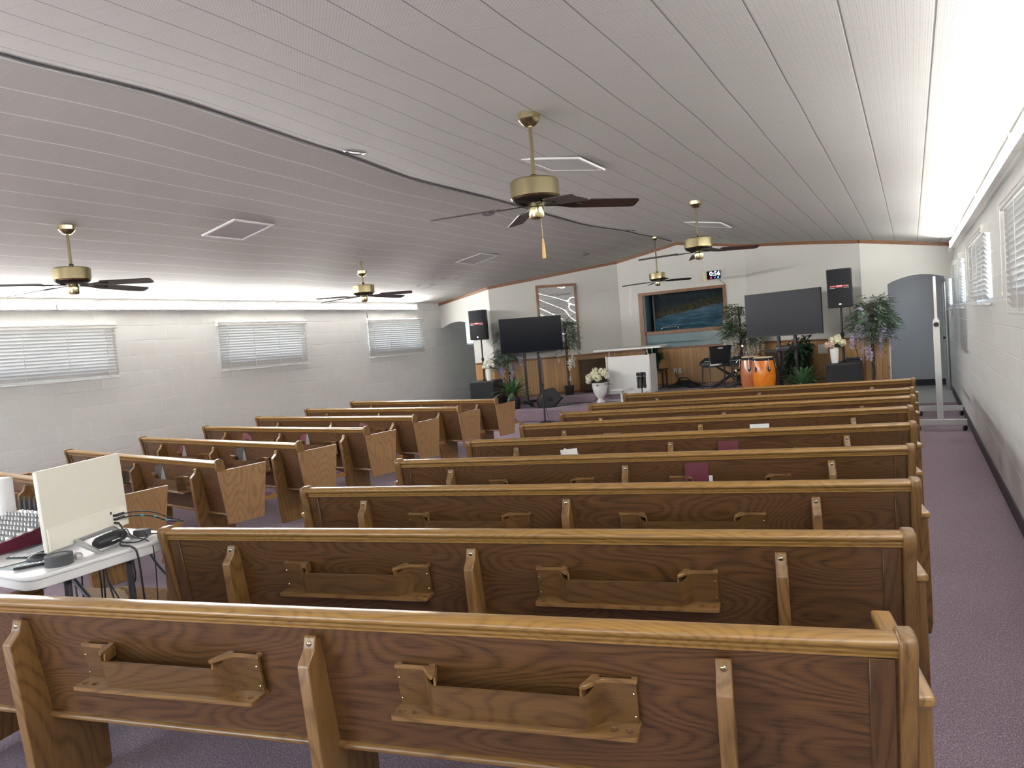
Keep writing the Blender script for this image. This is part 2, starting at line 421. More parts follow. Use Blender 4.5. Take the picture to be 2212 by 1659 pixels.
def pine(name):
    m, nt, b = newmat(name)
    v = coords(nt)
    sp = nt.nodes.new('ShaderNodeSeparateXYZ'); lk(nt, v, sp.inputs[0])
    bx = mth(nt, 'DIVIDE', sp.outputs['X'], 0.082)
    fr = mth(nt, 'FRACT', mth(nt, 'ADD', bx, 100.0)); fl = mth(nt, 'FLOOR', mth(nt, 'ADD', bx, 100.0))
    wn = nt.nodes.new('ShaderNodeTexWhiteNoise'); wn.noise_dimensions = '1D'; lk(nt, fl, wn.inputs['W'])
    e = mth(nt, 'ABSOLUTE', mth(nt, 'SUBTRACT', fr, 0.5))
    gr = ramp(nt, e, [(0.44, (0, 0, 0)), (0.49, (1, 1, 1))])
    mid = ramp(nt, e, [(0.0, (1, 1, 1)), (0.045, (0, 0, 0))])
    groove = mth(nt, 'MAXIMUM', gr, mth(nt, 'MULTIPLY', mid, 0.6))
    mp = nt.nodes.new('ShaderNodeMapping'); lk(nt, v, mp.inputs[0]); mp.inputs['Scale'].default_value = (40, 40, 2.0)
    gn = noise(nt, mp.outputs[0], 1.0, 3, 0.6, 0.6)
    vo = nt.nodes.new('ShaderNodeTexVoronoi'); mp2 = nt.nodes.new('ShaderNodeMapping'); lk(nt, v, mp2.inputs[0]); mp2.inputs['Scale'].default_value = (7, 1, 4.2)
    lk(nt, mp2.outputs[0], vo.inputs['Vector']); vo.inputs['Scale'].default_value = 1.0
    kn = ramp(nt, vo.outputs['Distance'], [(0.055, (1, 1, 1)), (0.11, (0, 0, 0))])
    c = mixc(nt, wn.outputs['Value'], (0.55, 0.31, 0.13), (0.68, 0.42, 0.20))
    c = mixc(nt, mth(nt, 'MULTIPLY', gn, 0.55), c, (0.38, 0.19, 0.07))
    c = mixc(nt, mth(nt, 'MULTIPLY', kn, 0.8), c, (0.09, 0.035, 0.015))
    c = mixc(nt, mth(nt, 'MULTIPLY', groove, 0.65), c, (0.12, 0.055, 0.02))
    lk(nt, c, b.inputs['Base Color']); b.inputs['Roughness'].default_value = 0.35; b.inputs['Coat Weight'].default_value = 0.25
    bump(nt, b, mth(nt, 'SUBTRACT', 1.0, groove), 0.6, 0.005); return m
M['pine'] = pine('knotty pine boards')

def glass():
    m, nt, b = newmat('clear window glass')
    t = nt.nodes.new('ShaderNodeBsdfTransparent'); g = nt.nodes.new('ShaderNodeBsdfGlossy'); g.inputs['Roughness'].default_value = 0.03
    mx = nt.nodes.new('ShaderNodeMixShader'); mx.inputs[0].default_value = 0.07
    nz = noise(nt, coords(nt), 3, 1); lk(nt, mixc(nt, nz, (0.93, 0.96, 0.96), (0.97, 0.99, 0.99)), t.inputs['Color'])
    lk(nt, t.outputs[0], mx.inputs[1]); lk(nt, g.outputs[0], mx.inputs[2])
    lk(nt, mx.outputs[0], nt.nodes['Material Output'].inputs['Surface']); return m
M['glass'] = glass()

def tankglass():
    m, nt, b = newmat('teal tank glass')
    nz = noise(nt, coords(nt), 2.0, 2); lk(nt, mixc(nt, nz, (0.10, 0.20, 0.235), (0.15, 0.26, 0.295)), b.inputs['Base Color'])
    b.inputs['Roughness'].default_value = 0.05; b.inputs['Specular IOR Level'].default_value = 1.0
    b.inputs['Coat Weight'].default_value = 1.0; return m
M['tankglass'] = tankglass()

def river():
    """painted lake scene: dark trees above, olive bank, blue water below"""
    m, nt, b = newmat('painted lake mural')
    v = coords(nt); sp = nt.nodes.new('ShaderNodeSeparateXYZ'); lk(nt, v, sp.inputs[0])
    u = mth(nt, 'DIVIDE', sp.outputs['X'], 1.75); w = mth(nt, 'DIVIDE', sp.outputs['Z'], 0.8)
    n1 = noise(nt, v, 5, 4, .6); n2 = noise(nt, v, 14, 4, .65)
    # height of the shoreline falls from right to left
    shore = mth(nt, 'ADD', 0.30, mth(nt, 'MULTIPLY', mth(nt, 'POWER', u, 0.75), 0.36))
    d = mth(nt, 'ADD', mth(nt, 'SUBTRACT', w, shore), mth(nt, 'MULTIPLY', mth(nt, 'SUBTRACT', n1, 0.5), 0.22))
    mpw = nt.nodes.new('ShaderNodeMapping'); lk(nt, v, mpw.inputs[0]); mpw.inputs['Scale'].default_value = (2.5, 2, 22)
    nw = noise(nt, mpw.outputs[0], 1.0, 3, .6, .4)
    water = ramp(nt, nw, [(0.3, (0.010, 0.04, 0.075)), (0.52, (0.03, 0.10, 0.155)), (0.75, (0.13, 0.23, 0.31))])
    water = mixc(nt, ramp(nt, w, [(0.25, (0, 0, 0)), (0.6, (0.55,) * 3)]), water, (0.10, 0.165, 0.21))
    bank = ramp(nt, n2, [(0.3, (0.012, 0.014, 0.012)), (0.55, (0.05, 0.047, 0.024)), (0.8, (0.14, 0.12, 0.055))])
    tree = ramp(nt, n1, [(0.3, (0.006, 0.011, 0.017)), (0.7, (0.02, 0.032, 0.04))])
    land = mixc(nt, ramp(nt, d, [(0.10, (0, 0, 0)), (0.3, (1, 1, 1))]), bank, tree)
    c = mixc(nt, ramp(nt, d, [(-0.0, (0, 0, 0)), (0.03, (1, 1, 1))]), water, land)
    lk(nt, c, b.inputs['Base Color']); b.inputs['Roughness'].default_value = 0.55; b.inputs['Specular IOR Level'].default_value = 0.15; return m
M['river'] = river()

def clearcover():
    m, nt, b = newmat('clear rippled plastic')
    t = nt.nodes.new('ShaderNodeBsdfTransparent'); g = nt.nodes.new('ShaderNodeBsdfGlossy'); g.inputs['Roughness'].default_value = 0.06
    mx = nt.nodes.new('ShaderNodeMixShader'); mx.inputs[0].default_value = 0.10
    nz = noise(nt, coords(nt), 3, 1); lk(nt, mixc(nt, nz, (0.93, 0.93, 0.93), (0.97, 0.97, 0.97)), t.inputs['Color'])
    lk(nt, t.outputs[0], mx.inputs[1]); lk(nt, g.outputs[0], mx.inputs[2])
    lk(nt, mx.outputs[0], nt.nodes['Material Output'].inputs['Surface']); return m
M['acrylic'] = plain('grey poster paper', (0.74, 0.745, 0.74), 0.6, vary=0.03)
M['cover'] = clearcover()


# ------------------------------------------------------------------ the room
XL, XR, YF, YB, YREAR = -9.15, 0.605, 13.26, 15.2, -3.2
RIDGE = -4.28
EAVE, SLOPE = 2.575, 0.1745
SAG = [(-4, -.04), (2.2, -.03), (3.2, 0.0), (4.7, -.06), (6.0, -.125), (7.4, -.115), (10.0, -.14), (12.5, -.06), (14.0, -.02), (18, 0)]
def sag(y):
    for (a, p), (b, q) in zip(SAG, SAG[1:]):
        if y <= b:
            t = (y - a) / (b - a); t = max(0, min(1, t)); t = t * t * (3 - 2 * t); return p + (q - p) * t
    return 0
def zc(x, y):
    z = EAVE + SLOPE * min(x - XL, XR - x)
    z += sag(y) * math.exp(-((x - RIDGE) / 1.25) ** 2)
    w = math.exp(-((x + 7.3) / 1.1) ** 2) * math.exp(-((y - 9.0) / 3.2) ** 2)
    z += w * 0.022 * math.sin(y * 3.1 + x * 2.0)
    w = math.exp(-((x + 1.9) / 1.6) ** 2)
    z += w * 0.006 * math.sin(y * 4.7 + x * 1.3)
    return z
ST = 'structure'
def struct(o): o['kind'] = ST; return o

# floor
struct(MB().box(XL - .2, XR + .2, YREAR - .1, 13.9, -0.1, 0).build('floor', M['carpet']))
struct(MB().box(-0.46, XR + .2, 13.9, 17.3, -0.1, 0).build('floor_hall_right', M['hallfloor']))
struct(MB().box(XL - .2, -7.9, 13.9, 17.3, -0.1, 0).build('floor_hall_left', M['hallfloor']))

# ceiling with its two slopes and the slump along the ridge
mb = MB(); xs = [XL - .2]; x = XL
NXH = 26
xs = [XL - .2] + [XL + (RIDGE - XL) * i / NXH for i in range(NXH + 1)] + [RIDGE + (XR - RIDGE) * i / NXH for i in range(1, NXH + 1)] + [XR + .2]
ys = [YREAR - .2 + i * .25 for i in range(int((17.5 - YREAR) / .25) + 1)]
vs = [(x, y, zc(x, y)) for y in ys for x in xs]; nx = len(xs); fs = []; mi = []
for j in range(len(ys) - 1):
    for i in range(nx - 1):
        fs.append((j * nx + i, j * nx + i + 1, (j + 1) * nx + i + 1, (j + 1) * nx + i))
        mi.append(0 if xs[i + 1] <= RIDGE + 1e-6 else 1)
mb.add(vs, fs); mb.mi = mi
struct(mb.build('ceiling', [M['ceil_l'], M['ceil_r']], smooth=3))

# dark cover strip in the crease of the ridge
mb = MB(); pts = [(RIDGE + .01 * math.sin(y * 1.7), y, zc(RIDGE, y) - .006) for y in [YREAR + i * .4 for i in range(46)]]
mb.tube(pts, 0.011, 6)
struct(mb.build('trim_1', M['greyplastic']))

# side walls with their window openings
WIN = [(3.92, 5.74), (7.31, 9.13), (10.72, 12.55)]
HALLW = (14.15, 15.85)
WZ = (1.615, 2.225)
def rect(a, b, c, d): return [(a, c), (b, c), (b, d), (a, d)]
holes = [rect(a + .06, b - .06, WZ[0], WZ[1]) for a, b in WIN] + [rect(14.28, 15.9, WZ[0], WZ[1])]
struct(plate(rect(YREAR - .2, 17.3, 0, 2.75), holes, XL - .2, XL, 'x').build('wall_left', M['block_l'], smooth=0))
holes = [rect(a + .06, b - .06, WZ[0], WZ[1]) for a, b in WIN] + [rect(HALLW[0], HALLW[1], WZ[0], WZ[1])]
struct(plate(rect(YREAR - .2, 17.3, 0, 2.75), holes, XR, XR + .2, 'x').build('wall_right', M['block_l'], smooth=0))
# rear wall with glazing added behind the camera to let in fill daylight
REAR_FILL = [(-8.5, -6.3, 1.4, 2.5), (-5.6, -3.0, 0.05, 2.6), (-2.3, -.1, 1.4, 2.5)]
struct(plate(rect(XL - .2, XR + .2, 0, 3.7), [rect(*r) for r in REAR_FILL], YREAR - .2, YREAR, 'y').build('wall_rear', M['plaster'], smooth=0))

# front walls: two flat ends with arched openings, and a three sided bay
def arch(x0, x1, zs, zt, n=14):
    """opening outline, from the floor up; a shallow segmental arch"""
    pts = [(x0, -0.02), (x0, zs)]
    for i in range(1, n):
        t = i / n; pts.append((x0 + (x1 - x0) * t, zs + (zt - zs) * math.sin(PI * t) ** 0.8))
    return pts + [(x1, zs), (x1, -0.02)]
def front_with_arch(name, xa, xb, op):
    a0, a1, zs, zt = op
    up = [(xa, 3.75), (xa, 0)] if a0 - xa > .02 else [(xa, 3.75), (xa, zs)]
    outl = up + arch(a0, a1, zs, zt)
    outl += [(xb, 0)] if xb - a1 > .02 else []
    outl += [(xb, 3.75)]
    return struct(plate(outl, [], YF, YF + .13, 'y').build(name, M['plaster'], smooth=0))
a_ = arch(-9.09, -8.33, 2.03, 2.135)
struct(plate([(XL, 3.75), (XL, 2.03)] + a_[1:] + [(-7.855, 0), (-7.855, 3.75)], [], YF, YF + .13, 'y').build('wall_front_left', M['plaster'], smooth=0))
a_ = arch(-0.325, 0.545, 2.03, 2.14)
struct(plate([(-.705, 3.75), (-.705, 0)] + a_[:-1] + [(XR, 2.03), (XR, 3.75)], [], YF, YF + .13, 'y').build('wall_front_right', M['plaster'], smooth=0))

def frame2(p0, p1):
    a = math.atan2(p1[1] - p0[1], p1[0] - p0[0]); return a, math.hypot(p1[0] - p0[0], p1[1] - p0[1])
BAY = {'left': ((-7.855, YF), (-5.65, YB)), 'back': ((-5.65, YB), (-2.91, YB)), 'right': ((-2.91, YB), (-0.705, YF))}
TANK = (-5.105, -3.385, 1.195, 2.36)   # opening in the middle wall
for k, (p0, p1) in BAY.items():
    a, L = frame2(p0, p1)
    hs = [rect(TANK[0] - p0[0], TANK[1] - p0[0], TANK[2], TANK[3])] if k == 'back' else []
    o = plate(rect(0, L, 0, 3.75), hs, 0, .13, 'y').build('wall_bay_' + k, M['plaster'], smooth=0)
    o.location = (p0[0], p0[1], 0); o.rotation_euler = (0, 0, a); struct(o)
    # knotty pine below, with a cap rail and a base strip
    w = MB().box(0.0, L, -.018, 0, 0.36, 1.16).build('trim_%d' % {'left': 2, 'back': 3, 'right': 4}[k], M['pine'], smooth=0)
    w.location = (p0[0], p0[1], 0); w.rotation_euler = (0, 0, a); struct(w)
    MB().box(0.0, L, -.034, 0, 1.16, 1.20).build('cap_rail', M['trimwood'], w, bevel=.006)
    MB().box(0.0, L, -.028, 0, 0.375, 0.42).build('base_strip', M['trimwood'], w, bevel=.004)
for nm, xa, xb in (('trim_5', -8.32, -7.855), ('trim_6', -0.705, -0.345)):
    w = MB().box(0, xb - xa, -.018, 0, 0.0, 1.16).build(nm, M['pine'], smooth=0); w.location = (xa, YF, 0); struct(w)
    MB().box(0, xb - xa, -.034, 0, 1.16, 1.20).build('cap_rail', M['trimwood'], w, bevel=.006)
# pale jamb boards of the right hand arch
struct(MB().box(-0.345, -0.325, YF - .012, YF + .14, 0, 2.03).build('trim_7', M['white'], smooth=0))
# crown board following the ceiling
def crown(name, a, b, back):
    (x0, y0), (x1, y1) = a, b
    d = Vector((x1 - x0, y1 - y0, 0)).normalized(); n = Vector((d.y, -d.x, 0))   # toward the room
    mbx = MB(); k = 6
    for i in range(k):
        t0, t1 = i / k, (i + 1) / k; vs = []
        for t in (t0, t1):
            x = x0 + (x1 - x0) * t; y = y0 + (y1 - y0) * t
            z = zc(x, y)
            for off, dz in ((0, .02), (.022, .02), (.022, -.055), (0, -.055)):
                vs.append((x + n.x * off, y + n.y * off, z + dz))
        mbx.add(vs, [(0, 1, 2, 3), (7, 6, 5, 4), (0, 4, 5, 1), (1, 5, 6, 2), (2, 6, 7, 3), (3, 7, 4, 0)])
    return struct(mbx.build(name, M['trimwood'], smooth=0))
crown('trim_8', (XL, YF), (-7.855, YF), 0); crown('trim_9', *BAY['left'], 0)
crown('trim_10', (-5.65, YB), (RIDGE, YB), 0); crown('trim_11', (RIDGE, YB), (-2.91, YB), 0)
crown('trim_12', *BAY['right'], 0); crown('trim_13', (-0.705, YF), (XR, YF), 0)

# hallways beyond the arches
struct(MB().box(-.6, XR + .2, 17.1, 17.25, 0, 2.6).build('wall_hall_right_end', M['gray'], smooth=0))
struct(MB().box(-.6, -.45, YF + .13, 17.1, 0, 2.6).build('wall_hall_right_inner', M['gray'], smooth=0))
struct(MB().box(-.6, XR + .2, YF + .13, 17.25, 2.5, 2.55).build('ceiling_hall_right', M['white'], smooth=0))
struct(MB().box(XL - .2, -7.9, 17.1, 17.25, 0, 2.6).build('wall_hall_left_end', M['plaster'], smooth=0))
struct(MB().box(-8.05, -7.9, YF + .13, 17.1, 0, 2.6).build('wall_hall_left_inner', M['plaster'], smooth=0))
struct(MB().box(XL - .2, -7.9, YF + .13, 17.25, 2.5, 2.55).build('ceiling_hall_left', M['white'], smooth=0))
struct(MB().box(-.45, XR, 17.085, 17.1, 0, .13).build('baseboard_hall_end', M['base'], smooth=0))
struct(MB().box(-.45, -.435, YF + .13, 17.085, 0, .13).build('baseboard_hall_inner', M['base'], smooth=0))
struct(MB().box(XR - .012, XR, YREAR, 15.45, 0, .115).build('baseboard_right', M['base'], smooth=0))
struct(MB().box(XL, XL + .012, YREAR, 17.1, 0, .115).build('baseboard_left', M['base'], smooth=0))
# outside door in the right hand hall wall, just past the window
d = struct(MB().box(XR - .035, XR, 16.02, 16.98, 0.0, 2.06).build('door_1', M['gray'], bevel=.004))
MB().box(XR - .05, XR - .034, 15.95, 16.02, 0, 2.12).box(XR - .05, XR - .034, 16.98, 17.05, 0, 2.12).box(XR - .05, XR - .034, 15.95, 17.05, 2.06, 2.12).build('door_frame', M['alu'], d, smooth=0)
kn = MB(); Mk = Matrix.Translation((XR - .035, 16.12, 1.0)) @ Matrix.Rotation(-PI / 2, 4, 'Y')
kn.lathe([(0.026, 0), (0.026, .006), (.01, .01), (.01, .03), (.025, .036), (.028, .05), (.02, .06), (0, .062)], 14, M=Mk)
kn.build('door_knob', M['brassdark'], d)
MB().box(XR - .045, XR - .034, 16.07, 16.13, 1.16, 1.3).build('lock_plate', M['darkgrey'], d, bevel=.003)

# stage: two carpeted levels
struct(MB().box(-8.28, -0.46, 12.33, YF - .001, 0.0, .245).build('floor_stage_lower', M['carpet'], bevel=.02, seg=3))
up = MB().prism([(-7.55, 13.53), (-1.0, 13.53), (-2.92, YB - .02), (-5.64, YB - .02)], 0.0, .375, 'z').build('floor_stage_upper', M['carpet'], bevel=.015, seg=2)
struct(up)
struct(MB().prism([(-7.83, YF + .001), (-0.73, YF + .001), (-1.0, 13.529), (-7.55, 13.529)], 0.0, .245, 'z').build('floor_stage_apron', M['carpet'], smooth=0))

# ------------------------------------------------------------------ windows and blinds
def window(n, side, a, b):
    """frame and pane set in the block wall"""
    x0, x1 = (XL - .13, XL - .09) if side == 'l' else (XR + .09, XR + .13)
    f = plate(rect(a, b, WZ[0], WZ[1]), [rect(a + .035, (a + b) / 2 - .015, WZ[0] + .035, WZ[1] - .035), rect((a + b) / 2 + .015, b - .035, WZ[0] + .035, WZ[1] - .035)], x0, x1, 'x').build('window_%d' % n, M['alu'], smooth=0)
    struct(f)
    MB().box((x0 + x1) / 2 - .002, (x0 + x1) / 2 + .002, a + .03, b - .03, WZ[0] + .03, WZ[1] - .03).build('window_pane', M['glass'], f, smooth=0)
    return f
def blind(side, a, b, z0, z1, label, tilt=52, val=None, hall=False):
    t = thing('window_blind', label, 'blind', (XL if side == 'l' else XR, (a + b) / 2, z1), 0, 'slatted window blinds')
    s = 1 if side == 'l' else -1; h = (b - a) / 2; H = z1 - z0
    va, vb = val if val else (-h, h)
    MB().prism([(s * .0, 0), (s * .062, 0), (s * .074, -.012), (s * .074, -.03), (s * .066, -.034), (s * .074, -.04), (s * .074, -.062), (s * .066, -.07), (0, -.07)], va, vb, 'y').build('valance', M['blind'], t, smooth=20)
    mb = MB(); n = int((H - .1) / .0405); c = math.cos(math.radians(tilt)); sn = math.sin(math.radians(tilt))
    for i in range(n):
        z = -.085 - i * .0405; w = .0245
        dx, dz = w * c, w * sn
        # room edge high, outer edge low
        mb.prism([(s * .04 + s * dx, z + dz), (s * .0405 + s * dx, z + dz + .003), (s * .0385, z + .0045), (s * .0405 - s * dx, z - dz + .003), (s * .04 - s * dx, z - dz), (s * .038, z + .0015)], -h + .02, h - .02, 'y')
    mb.build('slats', M['blind'], t, smooth=40)
    MB().box(s * .04 - .02, s * .04 + .02, -h + .015, h - .015, -H, -H + .018).build('bottom_rail', M['blind'], t, bevel=.004)
    for i, y in enumerate((-h * .82, -h * .28, h * .28, h * .82)):
        MB().box(s * .0655 - .0012, s * .0655 + .0012, y - .004, y + .004, -H + .01, -.06).build('ladder_tape', M['blind'], t, smooth=0)
    MB().tube([(s * .08, h * .9, -.06), (s * .082, h * .9, -H * .8)], .0016, 5).lathe([(0, 0), (.006, .004), (.007, .02), (.003, .03)], 8, c=(s * .082, h * .9, -H * .8 - .03)).build('pull_cord', M['cream'], t)
    return t
for i, (a, b) in enumerate(WIN):
    window(i + 1, 'l', a + .06, b - .06); window(i + 4, 'r', a + .06, b - .06)
window(7, 'r', *HALLW); window(8, 'l', 14.28, 15.9)
blind('l', 3.92, 5.74, 1.545, 2.262, 'white slatted blind cut off by the left edge of the photo')
blind('l', 7.31, 9.13, 1.502, 2.262, 'middle of the three white slatted blinds on the left block wall')
blind('l', 10.72, 12.55, 1.502, 2.252, 'white slatted blind on the left block wall nearest the stage')
blind('r', 3.92, 5.80, 1.51, 2.262, 'white slatted blind at the right edge of the photo, nearest the camera')
blind('r', 7.31, 9.13, 1.575, 2.262, 'middle white slatted blind on the right block wall')
blind('r', 10.70, 12.45, 1.55, 2.25, 'white slatted blind on the right block wall beside the grey archway')
blind('l', 14.47, 15.95, 1.55, 2.25, 'white slatted blind in the left hall, half hidden by the left speaker')
hb = blind('r', 14.2, 15.05, 1.52, 2.16, 'white slatted blind inside the grey archway hall')

# ------------------------------------------------------------------ strip lights along both eaves
def strip(side, y0, y1, label):
    s = 1 if side == 'l' else -1; X0 = XL if side == 'l' else XR
    t = thing('strip_light', label, 'light fixture', (X0, (y0 + y1) / 2, 2.44), 0, 'fluorescent strip lights under the eaves'); h = (y1 - y0) / 2 - .004
    MB().prism([(0.0, -.012), (s * .030, -.012), (s * .034, -.004), (s * .076, -.004), (s * .076, .002), (s * .04, .004), (s * .04, .088), (s * .076, .090), (s * .076, .096), (s * .02, .100), (0, .100)], -h, h, 'y').build('housing', M['white'], t, bevel=.001, seg=1)
    MB().prism([(s * .042, .006), (s * .076, .006), (s * .084, .016), (s * .087, .03), (s * .087, .062), (s * .084, .076), (s * .076, .086), (s * .042, .086)], -h + .012, h - .012, 'y').build('lens', M['tube' if side == 'l' else 'tube_r'], t, smooth=60)
    for y in (-h, h - .008): MB().box(min(s * .03, s * .09), max(s * .03, s * .09), y, y + .008, -.004, .096).build('end_cap', M['white'], t, bevel=.002)
    return t
ordn = ['farthest from the camera', 'second from the stage', 'third from the stage', 'cut off by the photo edge']
for sd, nm in (('l', 'left'), ('r', 'right')):
    for i in range(6):
        y1 = 12.32 - i * 2.44
        if i >= 4: lab = 'white strip light on the %s wall, behind the camera' % nm
        else: lab = 'lit white strip light on the %s wall, %s' % (nm, ordn[i] if sd == 'l' or i < 3 else 'cut off by the photo edge')
        strip(sd, y1 - 2.44, y1, lab)
M['fill_globe'] = emit('lit globe', (1.0, .96, .9), 6.5)  # glow of an unseen lamp added to brighten the hall
t = thing('hall_fill_light', 'round fill light added out of sight in the hall behind the grey archway', 'light fixture', (.1, 15.2, 2.5))
MB().lathe([(.16, 0), (.16, -.02), (.15, -.025)], 28).build('base_ring', M['white'], t)
MB().lathe([(.145, -.02), (.13, -.055), (.08, -.085), (0, -.095)], 28).build('diffuser', M['fill_globe'], t)
# small white detector box in the right corner
tag(MB().box(.54, .6, 13.2, YF, 2.43, 2.51).build('motion_detector', M['white'], bevel=.008), 'small white detector box high in the right front corner', 'detector')
# duct openings in the ceiling
def vent(x, y, w, l, label, mat=None):
    z = zc(x, y); s = SLOPE if x < RIDGE else -SLOPE
    t = thing('ceiling_vent', label, 'vent', (x, y, z), 0, 'square return air vents in the ceiling')
    t.rotation_euler = (0, -math.atan(s), 0)
    plate(rect(-w / 2, w / 2, -l / 2, l / 2), [rect(-w / 2 + .03, w / 2 - .03, -l / 2 + .03, l / 2 - .03)], -.016, 0.0, 'z').build('frame', M['white'], t, smooth=0)
    mb = MB(); n = 22
    for i in range(n):
        yy = -l / 2 + .03 + (l - .06) * (i + .5) / n
        mb.prism([(yy - .0095, -.006), (yy + .008, -.012), (yy + .0085, -.011), (yy - .009, -.005)], -w / 2 + .03, w / 2 - .03, 'x')
    mb.build('louvre', M['louvre'], t, smooth=0)
    MB().box(-w / 2 + .03, w / 2 - .03, -l / 2 + .03, l / 2 - .03, -.002, -.0005).build('duct_opening', M['darkgrey'], t, smooth=0)
    for px, py in ((-w / 2 + .015, -l / 2 + .015), (w / 2 - .015, l / 2 - .015)):
        MB().ball((px, py, -.017), .005, 6, 4).build('screw', M['chrome'], t)
vent(-6.34, 5.50, .54, .54, 'square white ceiling vent above the second left window')
vent(-6.40, 10.52, .54, .60, 'square white ceiling vent on the left slope nearer the stage')
vent(-2.59, 5.85, .54, .58, 'grey slatted ceiling vent beside the nearest ceiling fan')
vent(-2.60, 11.0, .54, .70, 'slatted ceiling vent behind the far right ceiling fan')
def downlight(x, y, label):
    s = SLOPE if x < RIDGE else -SLOPE
    t = thing('recessed_light', label, 'light fixture', (x, y, zc(x, y)), 0, 'round recessed lights along the ridge'); t.rotation_euler = (0, -math.atan(s), 0)
    MB().lathe([(.098, 0.0), (.098, -.006), (.082, -.012), (.072, -.006), (.066, .002)], 28).build('trim_ring', M['chrome'], t)
    MB().lathe([(.066, .0), (.06, -.001), (.055, -.003), (.03, -.009), (0, -.011)], 24).build('bulb_face', M['silver'], t)
downlight(-4.13, 4.91, 'chrome recessed light beside the ridge, nearest the camera')
downlight(-4.64, 8.02, 'chrome recessed light left of the nearest ceiling fan')
downlight(-4.10, 11.8, 'chrome recessed light near the ridge between the two right fans')
downlight(-5.52, 13.2, 'chrome recessed light on the left slope above the poster')
downlight(-2.95, 13.4, 'chrome recessed light just right of the far right fan rod')

# ------------------------------------------------------------------ ceiling fans
def fan_proto():
    t = thing('ceiling_fan', 'x', 'ceiling fan', (0, 0, 0), 0, 'brass ceiling fans')
    # z = 0 at the blade plane
    MB().lathe([(.012, .155), (.03, .15), (.05, .142), (.150, .138), (.158, .128), (.158, .03), (.150, .018), (.10, .010), (.08, .0)], 40).build('motor_housing', M['brass'], t, smooth=25)
    MB().lathe([(.09, -.012), (.125, -.002), (.145, .012), (.150, .02)], 40).build('vent_plate', M['brassdark'], t)
    MB().lathe([(.04, -.005), (.042, -.03), (.05, -.036), (.05, -.085), (.044, -.10), (.02, -.108), (0, -.108)], 24).build('switch_cap', M['brass'], t)
    return t
def blade_mesh(parent, ang, droop=0.0):
    o = MB().prism(rrect(.24, .70, -.062, .062, .03, 4), -.003, .003, 'z')
    # clipped corners at the tip
    b = o.build('blade', M['blade'], parent)
    b.rotation_mode = 'XYZ'
    b.rotation_euler = (math.radians(-13), math.radians(droop), math.radians(ang)); b.location = (0, 0, -.01)
    MB().prism([(.06, -.02), (.14, -.016), (.19, -.03), (.25, -.045), (.27, -.02), (.31, -.012), (.31, .012), (.27, .02), (.25, .045), (.19, .03), (.14, .016), (.06, .02)], -.010, -.0035, 'z').build('blade_iron', M['brassdark'], b, bevel=.002)
    return b
def fan(x, y, zb, label, blades, chain, canopy_drop=0.0, tassel=True, mat=None):
    t = fan_proto(); t.location = (x, y, zb); t['label'] = label
    zt = zc(x, y) - zb
    MB().tube([(0, 0, .14), (0, 0, zt - .01)], .0125, 14).build('downrod', M['brass'], t)
    c = zt - canopy_drop
    MB().lathe([(.018, c - .082), (.035, c - .078), (.06, c - .055), (.066, c - .045), (.07, c - .04), (.074, c - .003), (.072, c)], 30).build('canopy', M['brass'], t, smooth=25)
    MB().lathe([(.02, .15), (.024, .156), (.024, .172), (.014, .178)], 16).build('rod_collar', M['brassdark'], t)
    for a, dr in blades: blade_mesh(t, a, dr)
    if chain:
        ch = MB().tube([(.035, -.02, -.08), (.04, -.022, -.12), (.041, -.022, -.12 - chain)], .0016, 5).build('pull_chain', M['gold'], t)
        z = -.12 - chain
        if tassel: MB().lathe([(0, 0), (.005, -.002), (.008, -.012), (.005, -.02), (.008, -.03), (.013, -.11), (.012, -.125), (0, -.125)], 12, c=(.041, -.022, z)).build('tassel', M['gold'], ch)
        else: MB().lathe([(0, 0), (.004, -.004), (.007, -.05), (.006, -.09), (0, -.092)], 10, c=(.041, -.022, z)).build('pull_knob', M['blade'], ch)
    return t
fan(-2.075, 4.193, 2.475, 'brass ceiling fan with dark blades nearest the camera', [(43, 1), (130, 1.5), (203, 3.2), (318, 8.5)], .12)
fan(-2.117, 8.411, 2.475, 'brass ceiling fan on the right slope, in front of the clock', [(30, 0), (110, 2), (190, 2), (300, 5)], .12)
fan(-6.745, 3.891, 2.465, 'brass ceiling fan at the left edge of the photo', [(86, 3), (36, 1), (254, 1), (198, 4)], 0)
fan(-6.921, 8.145, 2.450, 'brass ceiling fan with its cup slid down the rod, over the left pews', [(74, 2), (32, 0), (238, 2), (192, 3)], .13, canopy_drop=.15, tassel=False)
fan(-4.28, 13.7, 2.555, 'ceiling fan hanging from the ridge over the stage', [(41, 0), (120, 2), (190, 3), (300, 0)], .12, tassel=False)

